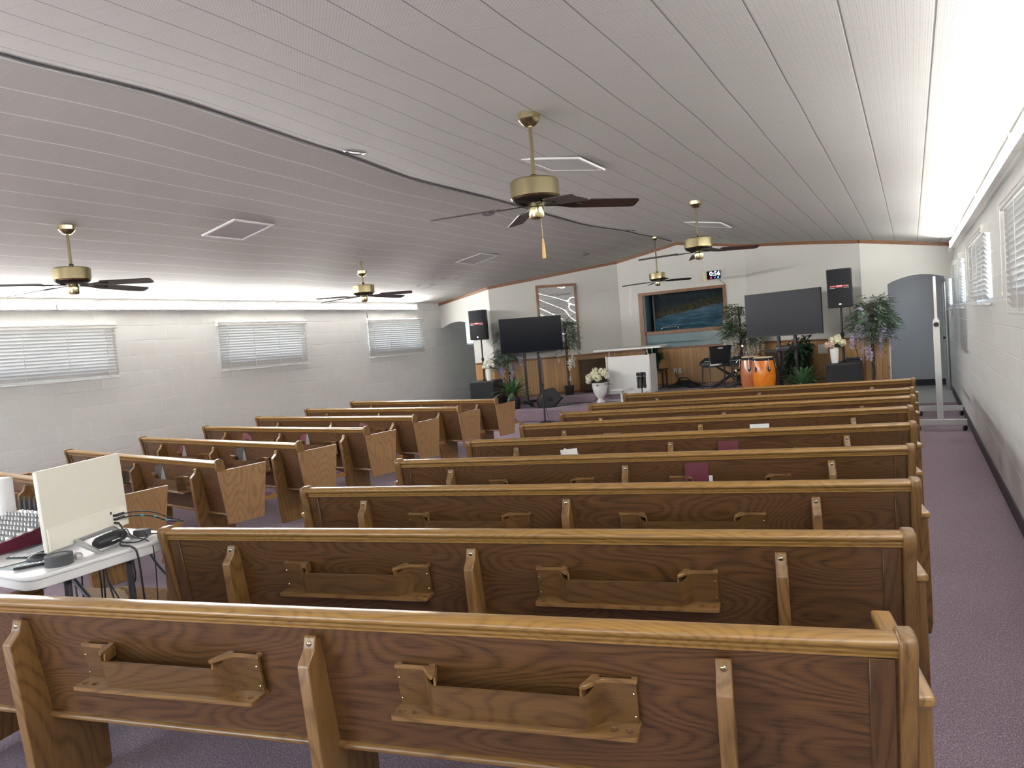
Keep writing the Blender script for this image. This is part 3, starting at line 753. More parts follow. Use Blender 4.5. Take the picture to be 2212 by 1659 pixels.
# ------------------------------------------------------------------ pews
# local frame: x along the pew (0 = right end, seen from behind), y toward the stage, z up
def back_y(z): return -.020 + (0.775 - z) * 0.148      # rear face of the back panel
DIV = (-.42, -1.67, -2.915)
def cupshelf(x0, x1):
    L = x1 - x0
    out = rrect(0, L, -.098, .0, .012, 4)
    return plate(out, [circ(.026, -.062, .0125), circ(.070, -.062, .0125), circ(L - .026, -.062, .0125), circ(L - .070, -.062, .0125)], 0, .013, 'z')
def rack(t, x0, x1):
    L = x1 - x0
    def v(u):
        u = min(u, L - u)
        if u < .085: return .022
        if u > .15: return .078
        k = (u - .085) / .065; k = k * k * (3 - 2 * k); return .022 + .056 * k
    def top(u):
        u = min(u, L - u); k = max(0, min(1, (u - .10) / .045)); k = k * k * (3 - 2 * k); return .640 - .030 * k
    us = [.004 + (L - .008) * i / 60 for i in range(61)]; us = sorted(set(us + [.085 + .0065 * i for i in range(11)] + [L - .085 - .0065 * i for i in range(11)]))
    mb = MB(); vs = []
    for u in us:
        for dv in (0, .011):
            for z in (.512, top(u)):
                vs.append((x0 + u, -(v(u) - dv) - .0 + back_y(z), z))
    fs = []
    for i in range(len(us) - 1):
        a, b = i * 4, i * 4 + 4
        fs += [(a, b, b + 1, a + 1), (a + 2, a + 3, b + 3, b + 2), (a + 1, b + 1, b + 3, a + 3), (a, a + 2, b + 2, b)]
    fs += [(0, 1, 3, 2), tuple(len(vs) - 4 + k for k in (0, 2, 3, 1))]
    r = mb.add(vs, fs).build('book_rack', M['rack'], t, smooth=40)
    s = cupshelf(x0, x1).build('cup_shelf', M['oak_x'], r, bevel=.003, seg=1); s.location = (x0, back_y(.505), .499)
    for side in (0, 1):
        q = MB()
        def px(u): return x0 + (u if side == 0 else L - u)
        yb = back_y(.64)
        poly = [(0, -.004), (.018, -.004), (.018, .013), (.108, .013), (.108, -.004), (.128, -.004), (.150, .064), (.150, .079)] + [(.150 - .006 * k_, v(.150 - .006 * k_) + .001) for k_ in range(1, 25)] + [(0, .024)]
        q.prism([(px(a_), yb - b_) for a_, b_ in poly], .633, .645, 'z')
        q.prism([(px(a_), yb - b_) for a_, b_ in ((.124, -.004), (.131, -.004), (.154, .066), (.147, .066))], .600, .634, 'z')
        q.build('rack_bracket', M['oak_x'], r, bevel=.0015, seg=1)
    n = MB()
    for u in (.012, L - .012):
        for z in (.535, .605): n.ball((x0 + u, back_y(z) - .024, z), .004, 6, 4)
    n.build('nail', M['brass'], r)
    return r
M['oak_x'] = wood('golden oak shelf', (0.25, 0.134, 0.042), (0.085, 0.037, 0.011), 'x', rings=8, rough=0.3, coat=0.35)
RAILP = [(-.016, .742), (-.024, .746), (-.024, .751), (-.019, .754), (-.019, .757), (-.027, .760), (-.027, .765), (-.023, .768), (-.034, .772), (-.039, .780), (-.037, .789), (-.030, .7955), (-.018, .799), (.0, .800), (.020, .799), (.030, .795), (.036, .785), (.036, .770), (.028, .755), (.012, .742)]
def divider(t, x, w=.042):
    prof = [(-.034, .728), (-.041, .722), (-.046, .70), (-.052, .684), (-.085, .655), (-.089, .645), (-.040, 0), (.27, 0), (.27, .365), (.07, .365), (back_y(.34) + .012, .352), (back_y(.71) + .004, .71)]
    d = MB().prism(prof, x - w / 2, x + w / 2, 'x').build('support', M['oak_z'], t, bevel=.004, seg=2)
    MB().lathe([(0, .004), (.006, .004), (.009, .002), (.010, 0), (.0, 0)], 12, M=Matrix.Translation((x, -.0447, .703)) @ Matrix.Rotation(math.radians(99), 4, 'X')).build('screw_cap', M['brass'], d)
def end_full(t, x, s, z0=0.0):
    """tall post with an armrest on a solid end; s = +1 for the right hand end, -1 for the left"""
    X = lambda a, b: (min(x + s * a, x + s * b), max(x + s * a, x + s * b))
    P = [(-.048, .79), (-.045, .800), (-.03, .807), (.0, .810), (.03, .807), (.042, .796), (.046, .77), (.13, .25), (.045, .25), (-.040, .74), (-.048, .76)]
    MB().prism(P, *X(-.006, .036), 'x').build('end_post', M['oak_z'], t, bevel=.006, seg=2)
    a = MB().prism(rrect(*X(.018, .078), .0, .57, .012, 3), .612, .640, 'z').build('armrest', M['oak_y'], t, bevel=.008, seg=3)
    MB().prism([(.012, .612), (.012, .10), (.06, .03), (.50, .03), (.52, .10), (.555, .612)], *X(.026, .070), 'x').build('end_panel', M['oak_z'], t, bevel=.006, seg=2)
def pew(kind, label, loc, ang, L=3.315, left_x=None):
    t = thing('church_pew', label, 'pew', (loc[0], loc[1], 0), math.radians(ang), 'oak pews in the right hand block' if kind == 'R' else 'oak pews in the left hand block')
    xl = -L if left_x is None else left_x
    th = .016
    MB().prism([(back_y(.775), .775), (back_y(.335), .335), (back_y(.335) + th, .335), (back_y(.775) + th, .775)], xl, 0, 'x').build('back_panel', M['panel'], t, smooth=0)
    MB().prism(RAILP, xl, 0, 'x').build('top_rail', M['rail'], t, smooth=50)
    y = back_y(.335)
    MB().prism([(y - .012, .322), (y - .016, .330), (y - .012, .340), (y + .0, .344), (y + .03, .344), (y + .03, .322)], xl, 0, 'x').build('bottom_rail', M['oak_x'], t, smooth=50)
    for x in (-.012 - .03, xl + .03 + .012):      # stiles at each end of the back
        MB().prism([(back_y(.742) - .008, .742), (back_y(.345) - .008, .345), (back_y(.345) + .002, .345), (back_y(.742) + .002, .742)], x - .03, x + .03, 'x').build('back_stile', M['panel_z'], t, bevel=.002, seg=1)
    MB().prism([(.075, .365), (.075, .385), (.46, .415), (.50, .416), (.522, .408), (.53, .396), (.522, .384), (.50, .376), (.46, .378)], xl + .03, -.004, 'x').build('seat', M['rail'], t, smooth=50)
    MB().prism([(.08, .386), (.46, .4155), (.485, .419), (.488, .428), (.47, .438), (.42, .440), (.08, .412)], xl + .04, -.02, 'x').build('seat_cushion', M['cushion'], t, smooth=50)
    for x in (DIV if kind == 'R' else (-.325, -1.485, -2.645)): divider(t, x)
    for x0, x1 in (((-1.39, -.652), (-2.637, -1.884)) if kind == 'R' else ((-1.19, -.487), (-2.33, -1.64))): rack(t, x0, x1)
    end_full(t, xl, -1)
    if kind == 'R': end_full(t, 0, 1)
    else:
        MB().prism([(-.036, .725), (-.036, .80), (-.026, .815), (.0, .820), (.02, .817), (.036, .80), (.052, .71), (-.022, .71)], -.002, .022, 'x').build('end_cap', M['oak_z'], t, bevel=.004)
        e = MB().prism([(-.022, .712), (.432, .716), (.368, .25), (.034, .25)], .0, .021, 'x').build('end_panel', M['endboard'], t, bevel=.002, seg=1)
        MB().prism([(-.024, .712), (.434, .716), (.434, .719), (-.024, .715)], -.001, .022, 'x').build('edge_strip', M['rail'], e, smooth=0)
    return t
M['panel_z'] = wood('walnut stained oak stile', (0.125, 0.06, 0.021), (0.03, 0.0125, 0.005), 'z', rings=7)
ROW = ['nearest', 'second', 'third', 'fourth', 'fifth', 'sixth', 'seventh', 'eighth', 'ninth']
RP = [(-.063, 1.952, 11.5), (-.062, 2.892, 11.2), (-.038, 3.808, 10.7), (-.056, 4.782, 11.3), (-.045, 5.77, 12.5), (-.065, 6.75, 12.6), (-.045, 7.587, 11.6), (-.051, 8.365, 11.2), (-.04, 9.48, 10.7)]
LP = [(-5.09, 3.0, -8.6), (-5.125, 3.985, -9.3), (-5.16, 4.925, -8.8), (-5.20, 5.94, -7.4), (-5.31, 6.95, -7.0), (-5.287, 7.9, -7.2), (-5.277, 8.856, -8.6)]
def copy_pew(src, loc, ang, label):
    c = copy_tree(src); c.location = (loc[0], loc[1], 0); c.rotation_euler = (0, 0, math.radians(ang)); c['label'] = label; return c
RT = []; LT = []
for i, (x, y, a) in enumerate(RP):
    lab = {0: 'oak pew nearest the camera, running across the bottom of the photo', 8: 'farthest oak pew of the right hand block, just below the drums'}.get(i, '%s oak pew from the camera in the right hand block' % ROW[i])
    if i == 0: RT.append(pew('R', lab, (x, y), a, left_x=-3.50))
    elif i == 1: RT.append(pew('R', lab, (x, y), a))
    else: RT.append(copy_pew(RT[1], (x, y), a, lab))
for i, (x, y, a) in enumerate(LP):
    lab = {0: 'oak pew half hidden behind the white computer at the left edge', 6: 'farthest oak pew of the left hand block, beside the potted palm'}.get(i, '%s oak pew from the camera in the left hand block' % ROW[i])
    LT.append(pew('L', lab, (x, y), a, L=3.14) if i == 0 else copy_pew(LT[0], (x, y), a, lab))

# books standing in the racks: placed in the frame of their pew
def inpew(t, x, dy, z):
    a = t.rotation_euler.z; y = back_y(z) + dy
    return Vector((t.location.x + x * math.cos(a) - y * math.sin(a), t.location.y + x * math.sin(a) + y * math.cos(a), z)), a
def book(t, x, label, cover, h=.215, w=.145, th=.034, dy=-.042, lean=8, yaw=0, z0=.515, group='hymnals in the pew racks', stamp=False, flat=False):
    """origin at the bottom middle; spine to the left"""
    p, a = inpew(t, x, dy, z0)
    b = thing('hymnal', label, 'book', p, a + math.radians(yaw), group)
    b.rotation_euler = (math.radians(-lean), 0, a + math.radians(yaw))
    c = MB().box(-w / 2, w / 2, -th / 2, -th / 2 + .003, 0, h).box(-w / 2, w / 2, th / 2 - .003, th / 2, 0, h).box(-w / 2, -w / 2 + .004, -th / 2, th / 2, 0, h)
    c.build('cover', cover, b, bevel=.0012, seg=1)
    MB().box(-w / 2 + .004, w / 2 - .006, -th / 2 + .003, th / 2 - .003, .005, h - .006).build('page_block', M['paper'], b, smooth=0)
    if stamp:
        text('HOLY\nBIBLE', .026, M['faintred'], b, (0, -th / 2 - .0006, h * .42), (PI / 2, 0, 0))
    return b
def edge_book(t, x, label, cover, yaw=68, **k):
    """a book leaning in the rack with its page edges toward the aisle"""
    return book(t, x, label, cover, yaw=yaw, lean=k.pop('lean', 14), **k)
R, L_ = RT, LT
def pxx(f): return f
# right block
book(R[3], -1.215, 'maroon bible standing upright in the fourth right hand pew rack', M['maroon'], h=.215, w=.145, th=.03, stamp=True, dy=-.058, lean=6)
book(R[3], -1.195, 'white paged book tucked behind the maroon bible', M['whiteink'], h=.228, w=.150, th=.02, dy=-.022, lean=6, group='white books in the pew racks')
book(R[4], -1.245, 'maroon bible showing above the sixth pew rail from the back', M['maroon'], h=.2, w=.15, dy=-.058, lean=6)
book(R[4], -1.232, 'pale paged book just behind the upper maroon bible', M['whiteink'], h=.208, w=.15, th=.02, dy=-.022, lean=6, group='white books in the pew racks')
book(R[5], -2.47, 'brown covered book with tan pages near the left end of a pew', M['brownbook'], h=.165, w=.15, dy=-.045, lean=12)
book(R[5], -1.17, 'white book in the rack of the sixth right hand pew', M['whiteink'], h=.19, w=.16, lean=6, group='white books in the pew racks')
book(R[6], -2.46, 'white book left of centre in the seventh right hand pew rack', M['whiteink'], h=.172, w=.13, lean=6, group='white books in the pew racks')
book(R[6], -1.126, 'white book right of centre in the seventh right hand pew rack', M['whiteink'], h=.178, w=.15, lean=6, group='white books in the pew racks')
book(R[7], -1.02, 'pinkish book in the eighth right hand pew rack below the conga drums', M['brownbook'], h=.172, w=.14, lean=6)
# loose folded papers
p, a = inpew(R[4], -2.49, -.045, .52)
t = thing('folded_papers', 'loose folded white papers sticking out of a pew rack', 'paper', p, a)
for i, (dx, rr, hh) in enumerate(((0, 12, .20), (.035, -9, .185), (-.03, 24, .175))):
    Mx = Matrix.Translation((dx, -.012 * i, 0)) @ Matrix.Rotation(math.radians(rr), 4, 'Y') @ Matrix.Rotation(math.radians(-10), 4, 'X')
    MB().box(-.07, .07, 0, .0012, 0, hh, Mx).build('sheet', M['paper'], t, smooth=0)
# left block: fore edges turned to the aisle
def edge_book(t, x, label, cover, yaw=-12, **k):
    return book(t, x, label, cover, yaw=yaw, lean=k.pop('lean', 12), dy=-.046, **k)
edge_book(L_[1], -1.04, 'thick black bible with white page edges in the second left pew rack', M['blackbook'], h=.235, w=.15, th=.06, yaw=-4)
book(L_[1], -1.69, 'dark green book low in the second left pew rack', M['brassdark'], h=.17, w=.13, th=.05, lean=14)
edge_book(L_[2], -2.22, 'maroon hymnal leaning at the left of the third left pew', M['maroon'], h=.215, w=.14, th=.055)
edge_book(L_[2], -1.0, 'thick black bible with pale page edges in the third left pew rack', M['blackbook'], h=.235, w=.15, th=.06, yaw=-4)
edge_book(L_[3], -2.19, 'dark maroon hymnal in the left rack of the fourth left pew', M['maroon'], h=.205, w=.15, th=.05, yaw=15)
edge_book(L_[3], -1.06, 'maroon hymnal with pale page edges in the right rack of the fourth left pew', M['maroon'], h=.215, w=.15, th=.06)
edge_book(L_[4], -0.885, 'maroon hymnal peeking above the fourth left pew rail', M['maroon'], h=.2, w=.14, th=.045, yaw=5)
edge_book(L_[5], -2.015, 'maroon hymnal peeking above the fifth left pew rail', M['maroon'], h=.205, w=.14, th=.045, yaw=3)
edge_book(L_[6], -0.94, 'left one of two white books in the farthest left pew', M['whiteink'], h=.2, w=.12, th=.035, yaw=3, group='white books in the pew racks')
edge_book(L_[6], -0.815, 'right one of two white books in the farthest left pew', M['whiteink'], h=.202, w=.11, th=.035, yaw=3, group='white books in the pew racks')

# ------------------------------------------------------------------ stage furniture
S1, S2 = .245, .375        # levels of the two carpeted steps
def local(p0, p1):
    a, L = frame2(p0, p1); return a
aL = local(*BAY['left']); aR = local(*BAY['right'])

# poster under rippled plastic on the left bay wall
def on_wall(p0, a, u, z, off=0.0):
    return (p0[0] + u * math.cos(a) + off * math.sin(a), p0[1] + u * math.sin(a) - off * math.cos(a), z)
pu0, pu1, pz0, pz1 = 1.04, 1.955, 1.335, 2.76
t = thing('framed_poster', 'tall framed text poster under rippled clear plastic behind the left television', 'poster', on_wall(BAY['left'][0], aL, (pu0 + pu1) / 2, pz0), aL)
w, h = pu1 - pu0, pz1 - pz0
plate(rect(-w / 2, w / 2, 0, h), [rect(-w / 2 + .055, w / 2 - .055, .055, h - .055)], -.028, 0, 'y').build('frame', M['trimwood_z'], t, bevel=.004)
MB().box(-w / 2 + .05, w / 2 - .05, -.012, -.004, .05, h - .05).build('sheet', M['acrylic'], t, smooth=0)
rw = random.Random(12); mbw = MB(); nu, nv = 60, 96; wv = [(rw.uniform(1.5, 5), rw.uniform(6, 17), rw.uniform(0, 6.3), rw.uniform(.0012, .0034)) for _ in range(6)]
vsw = [(-w / 2 + .055 + (w - .11) * a_ / nu, -.021 + sum(am * math.sin(kx * (a_ / nu) * 2.2 + kz * (b_ / nv) * 1.6 + ph + 1.1 * math.sin(3 * a_ / nu + ph)) for kx, kz, ph, am in wv) * .8, .055 + (h - .11) * b_ / nv) for b_ in range(nv + 1) for a_ in range(nu + 1)]
mbw.add(vsw, [(b_ * (nu + 1) + a_, b_ * (nu + 1) + a_ + 1, (b_ + 1) * (nu + 1) + a_ + 1, (b_ + 1) * (nu + 1) + a_) for b_ in range(nv) for a_ in range(nu)])
mbw.build('plastic_cover', M['cover'], t, smooth=180)
text('Church Covenant', .088, M['ink'], t, (0, -.0125, h - .22), (PI / 2, 0, 0), 'title', ext=.0002)
COV = ['Having been led, as we believe, by the Spirit of God', 'to receive the Lord Jesus Christ as our Saviour, and on', 'the profession of our faith, having been baptized in the', 'name of the Father, and of the Son, and of the Holy', 'Ghost, we do now, in the presence of God, and this', 'assembly, most solemnly and joyfully enter into', 'covenant with one another as one body in Christ.', 'We engage therefore, by the aid of the Holy Spirit to', 'walk together in Christian love; to strive for the', 'advancement of this church, in knowledge, holiness,', 'and comfort; to promote its prosperity and spirituality;', 'to sustain its worship, ordinances, discipline, and', 'doctrines; to contribute cheerfully and regularly to the', 'support of the ministry, the expenses of the church,', 'the relief of the poor, and the spread of the Gospel', 'through all nations. We also engage to maintain family']
for k in range(2):
    text('\n'.join(COV[k * 8:k * 8 + 8]), .029, M['ink'], t, (0, -.0125, h - .47 - k * .36), (PI / 2, 0, 0), 'body_text', lines=1.35, ext=.0002)
# outlet plates
def outlet(p, a, label, twin=True):
    t = thing('wall_outlet', label, 'outlet', p, a)
    MB().box(-.035, .035, -.006, 0, -.057, .057).build('cover_plate', M['white'], t, bevel=.002)
    for z in (-.022, .022):
        MB().box(-.014, .014, -.008, -.005, z - .012, z + .012).build('socket', M['cream'], t, bevel=.003)
    return t
outlet(on_wall(BAY['left'][0], aL, 1.64, .688, .018), aL, 'white wall outlet on the pine boards behind the small potted tree')
o1 = outlet((-4.49, YB - .018, .69), 0, 'white outlet with a black plug on the pine boards right of the lectern')
o2 = outlet((-4.385, YB - .018, .69), 0, 'white four way outlet with a pale plug and tan cord, right of the lectern')
MB().box(-.03, .03, -.03, -.006, -.03, .04).build('adapter', M['white'], o2, bevel=.004)
# paper notice on the right boards
MB_ = MB().box(-.11, .11, -.002, 0, 0, .16)
o = MB_.build('paper_notice', M['paper'], smooth=0); o.location = on_wall(BAY['right'][0], aR, 2.02, .94, .0195); o.rotation_euler = (0, 0, aR)
tag(o, 'small white paper notice on the pine boards beside the right speaker pole', 'paper')
# patches of putty on the white wall
o = MB().prism([(0, 0), (.05, .02), (.06, .16), (.03, .22), (.05, .36), (.075, .62), (.03, .64), (.015, .4), (-.01, .2)], -.001, 0, 'y').build('wall_patch', M['putty'], smooth=0)
o.location = (-5.43, YB - .0005, 1.93); tag(o, 'streak of white patching on the wall left of the lake painting', 'patch')

# painted lake scene and glass fronted tank in the middle wall
t = thing('baptistry', 'wood framed opening with teal sides and glass front behind the lectern', 'baptistry', ((TANK[0] + TANK[1]) / 2, YB, TANK[2]))
W2 = (TANK[1] - TANK[0]) / 2; H2 = TANK[3] - TANK[2]
plate(rect(-W2 - .1, W2 + .06, -.02, H2 + .06), [rect(-W2, W2, 0.0, H2)], -.03, .0, 'y').build('frame', M['trimwood_z'], t, bevel=.004)
DP = .30
MB().box(-W2 - .02, -W2, 0.131, DP + 1.0, -.6, H2 + .1).build('side_wall', M['teal'], t, smooth=0)
MB().box(W2, W2 + .02, 0.131, DP + 1.0, -.6, H2 + .1).build('side_wall', M['teal'], t, smooth=0)
MB().box(-W2, W2, .131, DP + 1.0, -.6, -.58).box(-W2, W2, .131, DP + 1.0, H2 + .1, H2 + .12).box(-W2, W2, DP + .98, DP + 1.0, -.6, H2 + .1).build('tank_lining', M['teal'], t, smooth=0)
MB().box(-W2, W2, .02, .085, .30, .375).build('top_board', M['trimwood'], t, bevel=.006)
MB().box(-W2 + .002, W2 - .002, .05, .062, .0, .30).build('glass_front', M['tankglass'], t, smooth=0)
MB().tube([(-.50, .05, .375), (-.50, .045, .42), (-.47, .04, .437), (-.16, .04, .437), (-.13, .045, .42), (-.13, .05, .375)], .011, 10).build('grab_rail', M['chrome'], t)
mo = MB().prism(rect(0, 1.52, 0, .84), 0, .02, 'y').build('lake_painting', [M['river']], smooth=0)
mo.location = (TANK[0] + .145, YB + DP, TANK[2] + .36)
tag(mo, 'dark painting of a blue lake and olive bank in the framed opening', 'painting')
MB().box(-.03, 0, -.012, .02, -.02, .86).box(0, 1.52, -.012, .02, -.03, 0).build('frame_edge', M['darkwood'], mo, smooth=0)
# digital clock above the painting
t = thing('digital_clock', 'black digital wall clock showing white digits above the painting', 'clock', (-3.545, YB, 2.637))
MB().box(-.140, .140, -.035, -.004, -.085, .085).build('case', M['black'], t, bevel=.006)
MB().box(-.132, .132, -.0365, -.034, -.077, .077).build('display', M['screen'], t, smooth=0)
text('0:56', .128, M['led_white'], t, (.028, -.0375, .022), (PI / 2, 0, 0), 'digits')
for x, mname in ((-.055, 'led_red'), (.025, 'led_blue'), (.09, 'led_green')):
    MB().box(x - .016, x + .016, -.0375, -.0366, -.066, -.058).box(x - .016, x - .010, -.0375, -.0366, -.056, -.042).box(x + .006, x + .016, -.0375, -.0366, -.056, -.042).build('indicator', M[mname], t, smooth=0)
MB().tube([(.10, -.012, -.083), (.125, -.006, -.13), (.19, -.004, -.19), (.22, -.01, -.215)], .003, 5).build('power_cord', M['black'], t)

# loudspeakers on poles and the big bass boxes beneath
def subwoofer(x, y, rz, w, label):
    t = thing('subwoofer', label, 'speaker', (x, y, S1), rz, 'bass boxes at the sides of the stage')
    d, h = .56, .585
    MB().prism(rrect(-w / 2, w / 2, 0, d, .02, 3), 0.012, h, 'z').build('cabinet', M['black'], t, bevel=.01)
    MB().prism([(-w / 2 + .02, -.02), (w / 2 - .02, -.02), (w / 2 - .012, 0.004), (-w / 2 + .012, .004)], .03, h - .03, 'z').build('grille', M['matte'], t, bevel=.006)
    for s in (-1, 1):
        MB().box(s * w / 2 - .003, s * w / 2 + .003, d * .55, d * .75, h * .42, h * .58).build('side_handle', M['matte'], t, bevel=.002)
    for sx in (-1, 1):
        for yy in (.05, d - .05): MB().lathe([(.02, 0), (.02, .014)], 10, c=(sx * (w / 2 - .05), yy, 0)).build('rubber_foot', M['matte'], t)
    return t
subwoofer(-7.84, 12.66, math.radians(6), .57, 'black bass box under the left speaker, behind the farthest left pew')
subwoofer(-1.0, 12.56, 0, .52, 'black bass box under the right speaker, beside the green palm')
def speaker(x, y, rz, zb, zpole, label, polelabel):
    p = thing('speaker_pole', polelabel, 'speaker pole', (x, y, zpole), 0, 'speaker poles')
    MB().lathe([(.035, 0), (.035, .02), (.02, .03)], 14).build('foot_socket', M['matte'], p)
    MB().tube([(0, 0, .01), (0, 0, .45)], .0205, 14).build('lower_tube', M['black'], p)
    MB().tube([(0, 0, .45), (0, 0, zb - zpole + .1)], .0165, 14).build('upper_tube', M['black'], p)
    MB().lathe([(.026, .42), (.028, .43), (.028, .475), (.022, .48)], 14).build('collar', M['matte'], p)
    t = thing('loudspeaker', label, 'speaker', (x, y, zb), rz, 'loudspeakers on poles')
    w, d, h = .37, .34, .62
    MB().prism([(-w / 2, -.16), (-w / 2 + .03, -.185), (w / 2 - .03, -.185), (w / 2, -.16), (w / 2, -.02), (w / 2 - .08, d / 2), (-w / 2 + .08, d / 2), (-w / 2, -.02)], 0, h, 'z').build('cabinet', M['black'], t, bevel=.014, seg=3)
    MB().prism([(-w / 2 + .012, -.178), (-w / 2 + .06, -.198), (w / 2 - .06, -.198), (w / 2 - .012, -.178)], .02, h - .02, 'z').build('grille', M['matte'], t, bevel=.004)
    st = MB().box(-w / 2 + .05, w / 2 - .05, -.2000, -.1975, h * .535, h * .572).box(-.055, .055, -.2005, -.1975, h * .515, h * .582).build('sticker_band', M['redlabel'], t, smooth=0)
    mb = MB()
    for k in range(5): mb.box(-.040 + k * .017, -.028 + k * .017, -.2010, -.2003, h * .54, h * .568)
    for sx in (-1, 1):
        for k in range(5): mb.box(sx * .1 - .035 + k * .015, sx * .1 - .025 + k * .015, -.2006, -.1998, h * .548, h * .560)
        mb.box(sx * .1 - .04, sx * .1 + .04, -.2004, -.1985, h * .503, h * .513)
    mb.build('sticker_print', M['whiteink'], st, smooth=0)
    MB().lathe([(.022, 0), (.02, .003), (0, .004)], 16, M=Matrix.Translation((0, -.198, .055)) @ Matrix.Rotation(PI / 2, 4, 'X') @ Matrix.Diagonal((1, .7, 1, 1))).build('badge', M['chrome'], t)
    for sx in (-1, 1): MB().box(sx * (w / 2 - .002) - .003, sx * (w / 2 - .002) + .003, -.1, -.02, h * .4, h * .62).build('grip', M['matte'], t, bevel=.002)
    return t
speaker(-7.93, 12.93, math.radians(12), 1.69, S1 + .585, 'black loudspeaker with a red sticker band left of the left television', 'black speaker pole rising from the left bass box')
speaker(-1.0, 12.86, math.radians(2), 1.715, S1 + .585, 'black loudspeaker with a red sticker band right of the right television', 'black speaker pole rising from the right bass box')

# televisions on floor stands
def tv(x, y, rz, zc_, w, h, label, mat, sl, base_y=0.12, ff=.34, z0=S1):
    t = thing('television', label, 'television', (x, y, zc_), rz, 'flat televisions')
    MB().box(-w / 2, w / 2, -.012, .03, -h / 2, h / 2).build('case', M['black'], t, bevel=.004)
    MB().box(-w / 2 + .008, w / 2 - .008, -.0135, -.011, -h / 2 + .016, h / 2 - .008).build('screen', mat, t, smooth=0)
    MB().box(-w * .32, w * .32, .03, .065, -h * .38, h * .12).build('rear_housing', M['black'], t, bevel=.01)
    MB().box(w * .43 - .02, w * .43 + .02, -.0138, -.0125, -h / 2 + .004, -h / 2 + .012).build('badge', M['greyink'], t, smooth=0)
    s = thing('tv_stand', sl, 'television stand', (x - math.sin(rz) * base_y, y + math.cos(rz) * base_y, z0), rz, 'television floor stands')
    H = zc_ - z0 + .15
    for sx in (-1, 1):
        MB().box(sx * .15 - .025, sx * .15 + .025, -.02, .02, .04, H).build('post', M['black'], s, bevel=.004)
        MB().box(sx * .15 - .025, sx * .15 + .025, -ff, .34, .03, .075).build('foot', M['black'], s, bevel=.01)
        for yy in (-ff + .04, .30):
            c = MB().lathe([(.025, 0)] + [(.025, .015)], 14, M=Matrix.Translation((sx * .15 - .012, yy, .025)) @ Matrix.Rotation(PI / 2, 4, 'Y')).build('caster', M['matte'], s)
    MB().box(-.15, .15, -.014, .014, .06, .11).box(-.15, .15, -.012, .012, H - .3, H - .26).box(-.15, .15, -.012, .012, H - .06, H - .02).build('cross_bar', M['black'], s, bevel=.003)
    MB().box(-.23, -.17, -.034, -.02, H - .4, H - .02).box(.17, .23, -.034, -.02, H - .4, H - .02).build('mount_rail', M['black'], s, bevel=.003)
    return t, s
tl, sl_ = tv(-6.86, 13.16, math.radians(42), 1.705, 1.33, .73, 'large flat black television on a stand left of the lectern', M['screen'], 'black two post stand carrying the left television', base_y=.10)
tr, sr_ = tv(-1.93, 13.02, math.radians(-20), 1.70, 1.38, .76, 'large flat dark grey television on a stand right of the drums', M['screen_matt'], 'black two post stand with a shelf, carrying the right television', base_y=.11, ff=.16)
MB().box(-.30, .18, -.34, -.02, .83, .85).build('shelf', M['black'], sr_, bevel=.004)
t = thing('receiver_box', 'small black receiver box with antennas on the shelf below the right television', 'receiver', (sr_.location.x - .02, sr_.location.y - .18, S1 + .851), math.radians(-20))
MB().box(-.13, .13, -.09, .09, 0, .045).build('case', M['black'], t, bevel=.004)
MB().box(-.11, -.07, -.0915, -.089, .012, .03).build('display', M['greyink'], t, smooth=0)
for sx in (-.11, .11): MB().tube([(sx, .07, .04), (sx * 1.25, .08, .17)], .006, 8).build('antenna', M['black'], t)

# floor monitor lying as a wedge
t = thing('stage_monitor', 'black wedge shaped floor monitor standing on the lower step', 'speaker', (-6.42, 12.86, S1), math.radians(33))
MB().prism([(-.21, .0), (.06, -.0), (.25, .17), (.13, .36), (-.09, .33), (-.24, .12)], -.19, .19, 'y', M=Matrix.Rotation(math.radians(0), 4, 'X')).build('cabinet', M['black'], t, bevel=.01)
MB().prism([(.075, .0), (.265, .17), (.275, .16), (.085, -.0)], -.18, .18, 'y').build('grille', M['matte'], t, bevel=.003)
MB().box(-.05, .06, -.196, -.189, .12, .19).build('handle', M['matte'], t, bevel=.003)

# microphone stand in the aisle
t = thing('microphone_stand', 'black microphone stand on the carpet in front of the lower step', 'microphone stand', (-6.2, 12.2, 0))
MB().lathe([(.115, 0), (.115, .012), (.10, .025), (.03, .035), (.02, .05)], 24).build('base', M['matte'], t)
MB().tube([(0, 0, .03), (0, 0, .72)], .016, 10).build('lower_tube', M['black'], t)
MB().tube([(0, 0, .70), (-.01, .01, 1.28)], .012, 10).build('upper_tube', M['black'], t)
MB().lathe([(.014, .68), (.017, .69), (.017, .75), (.013, .76)], 12).build('clutch', M['matte'], t)
cl = MB().tube([(-.01, .01, 1.28), (-.005, -.03, 1.33)], .014, 10, r1=.017).build('clip', M['chrome'], t)
MB().tube([(.012, 0, 1.2), (.03, .01, .9), (.02, -.015, .55), (.035, .02, .25), (.06, .05, .02), (.25, .3, .012)], .004, 6).build('cable', M['black'], t)

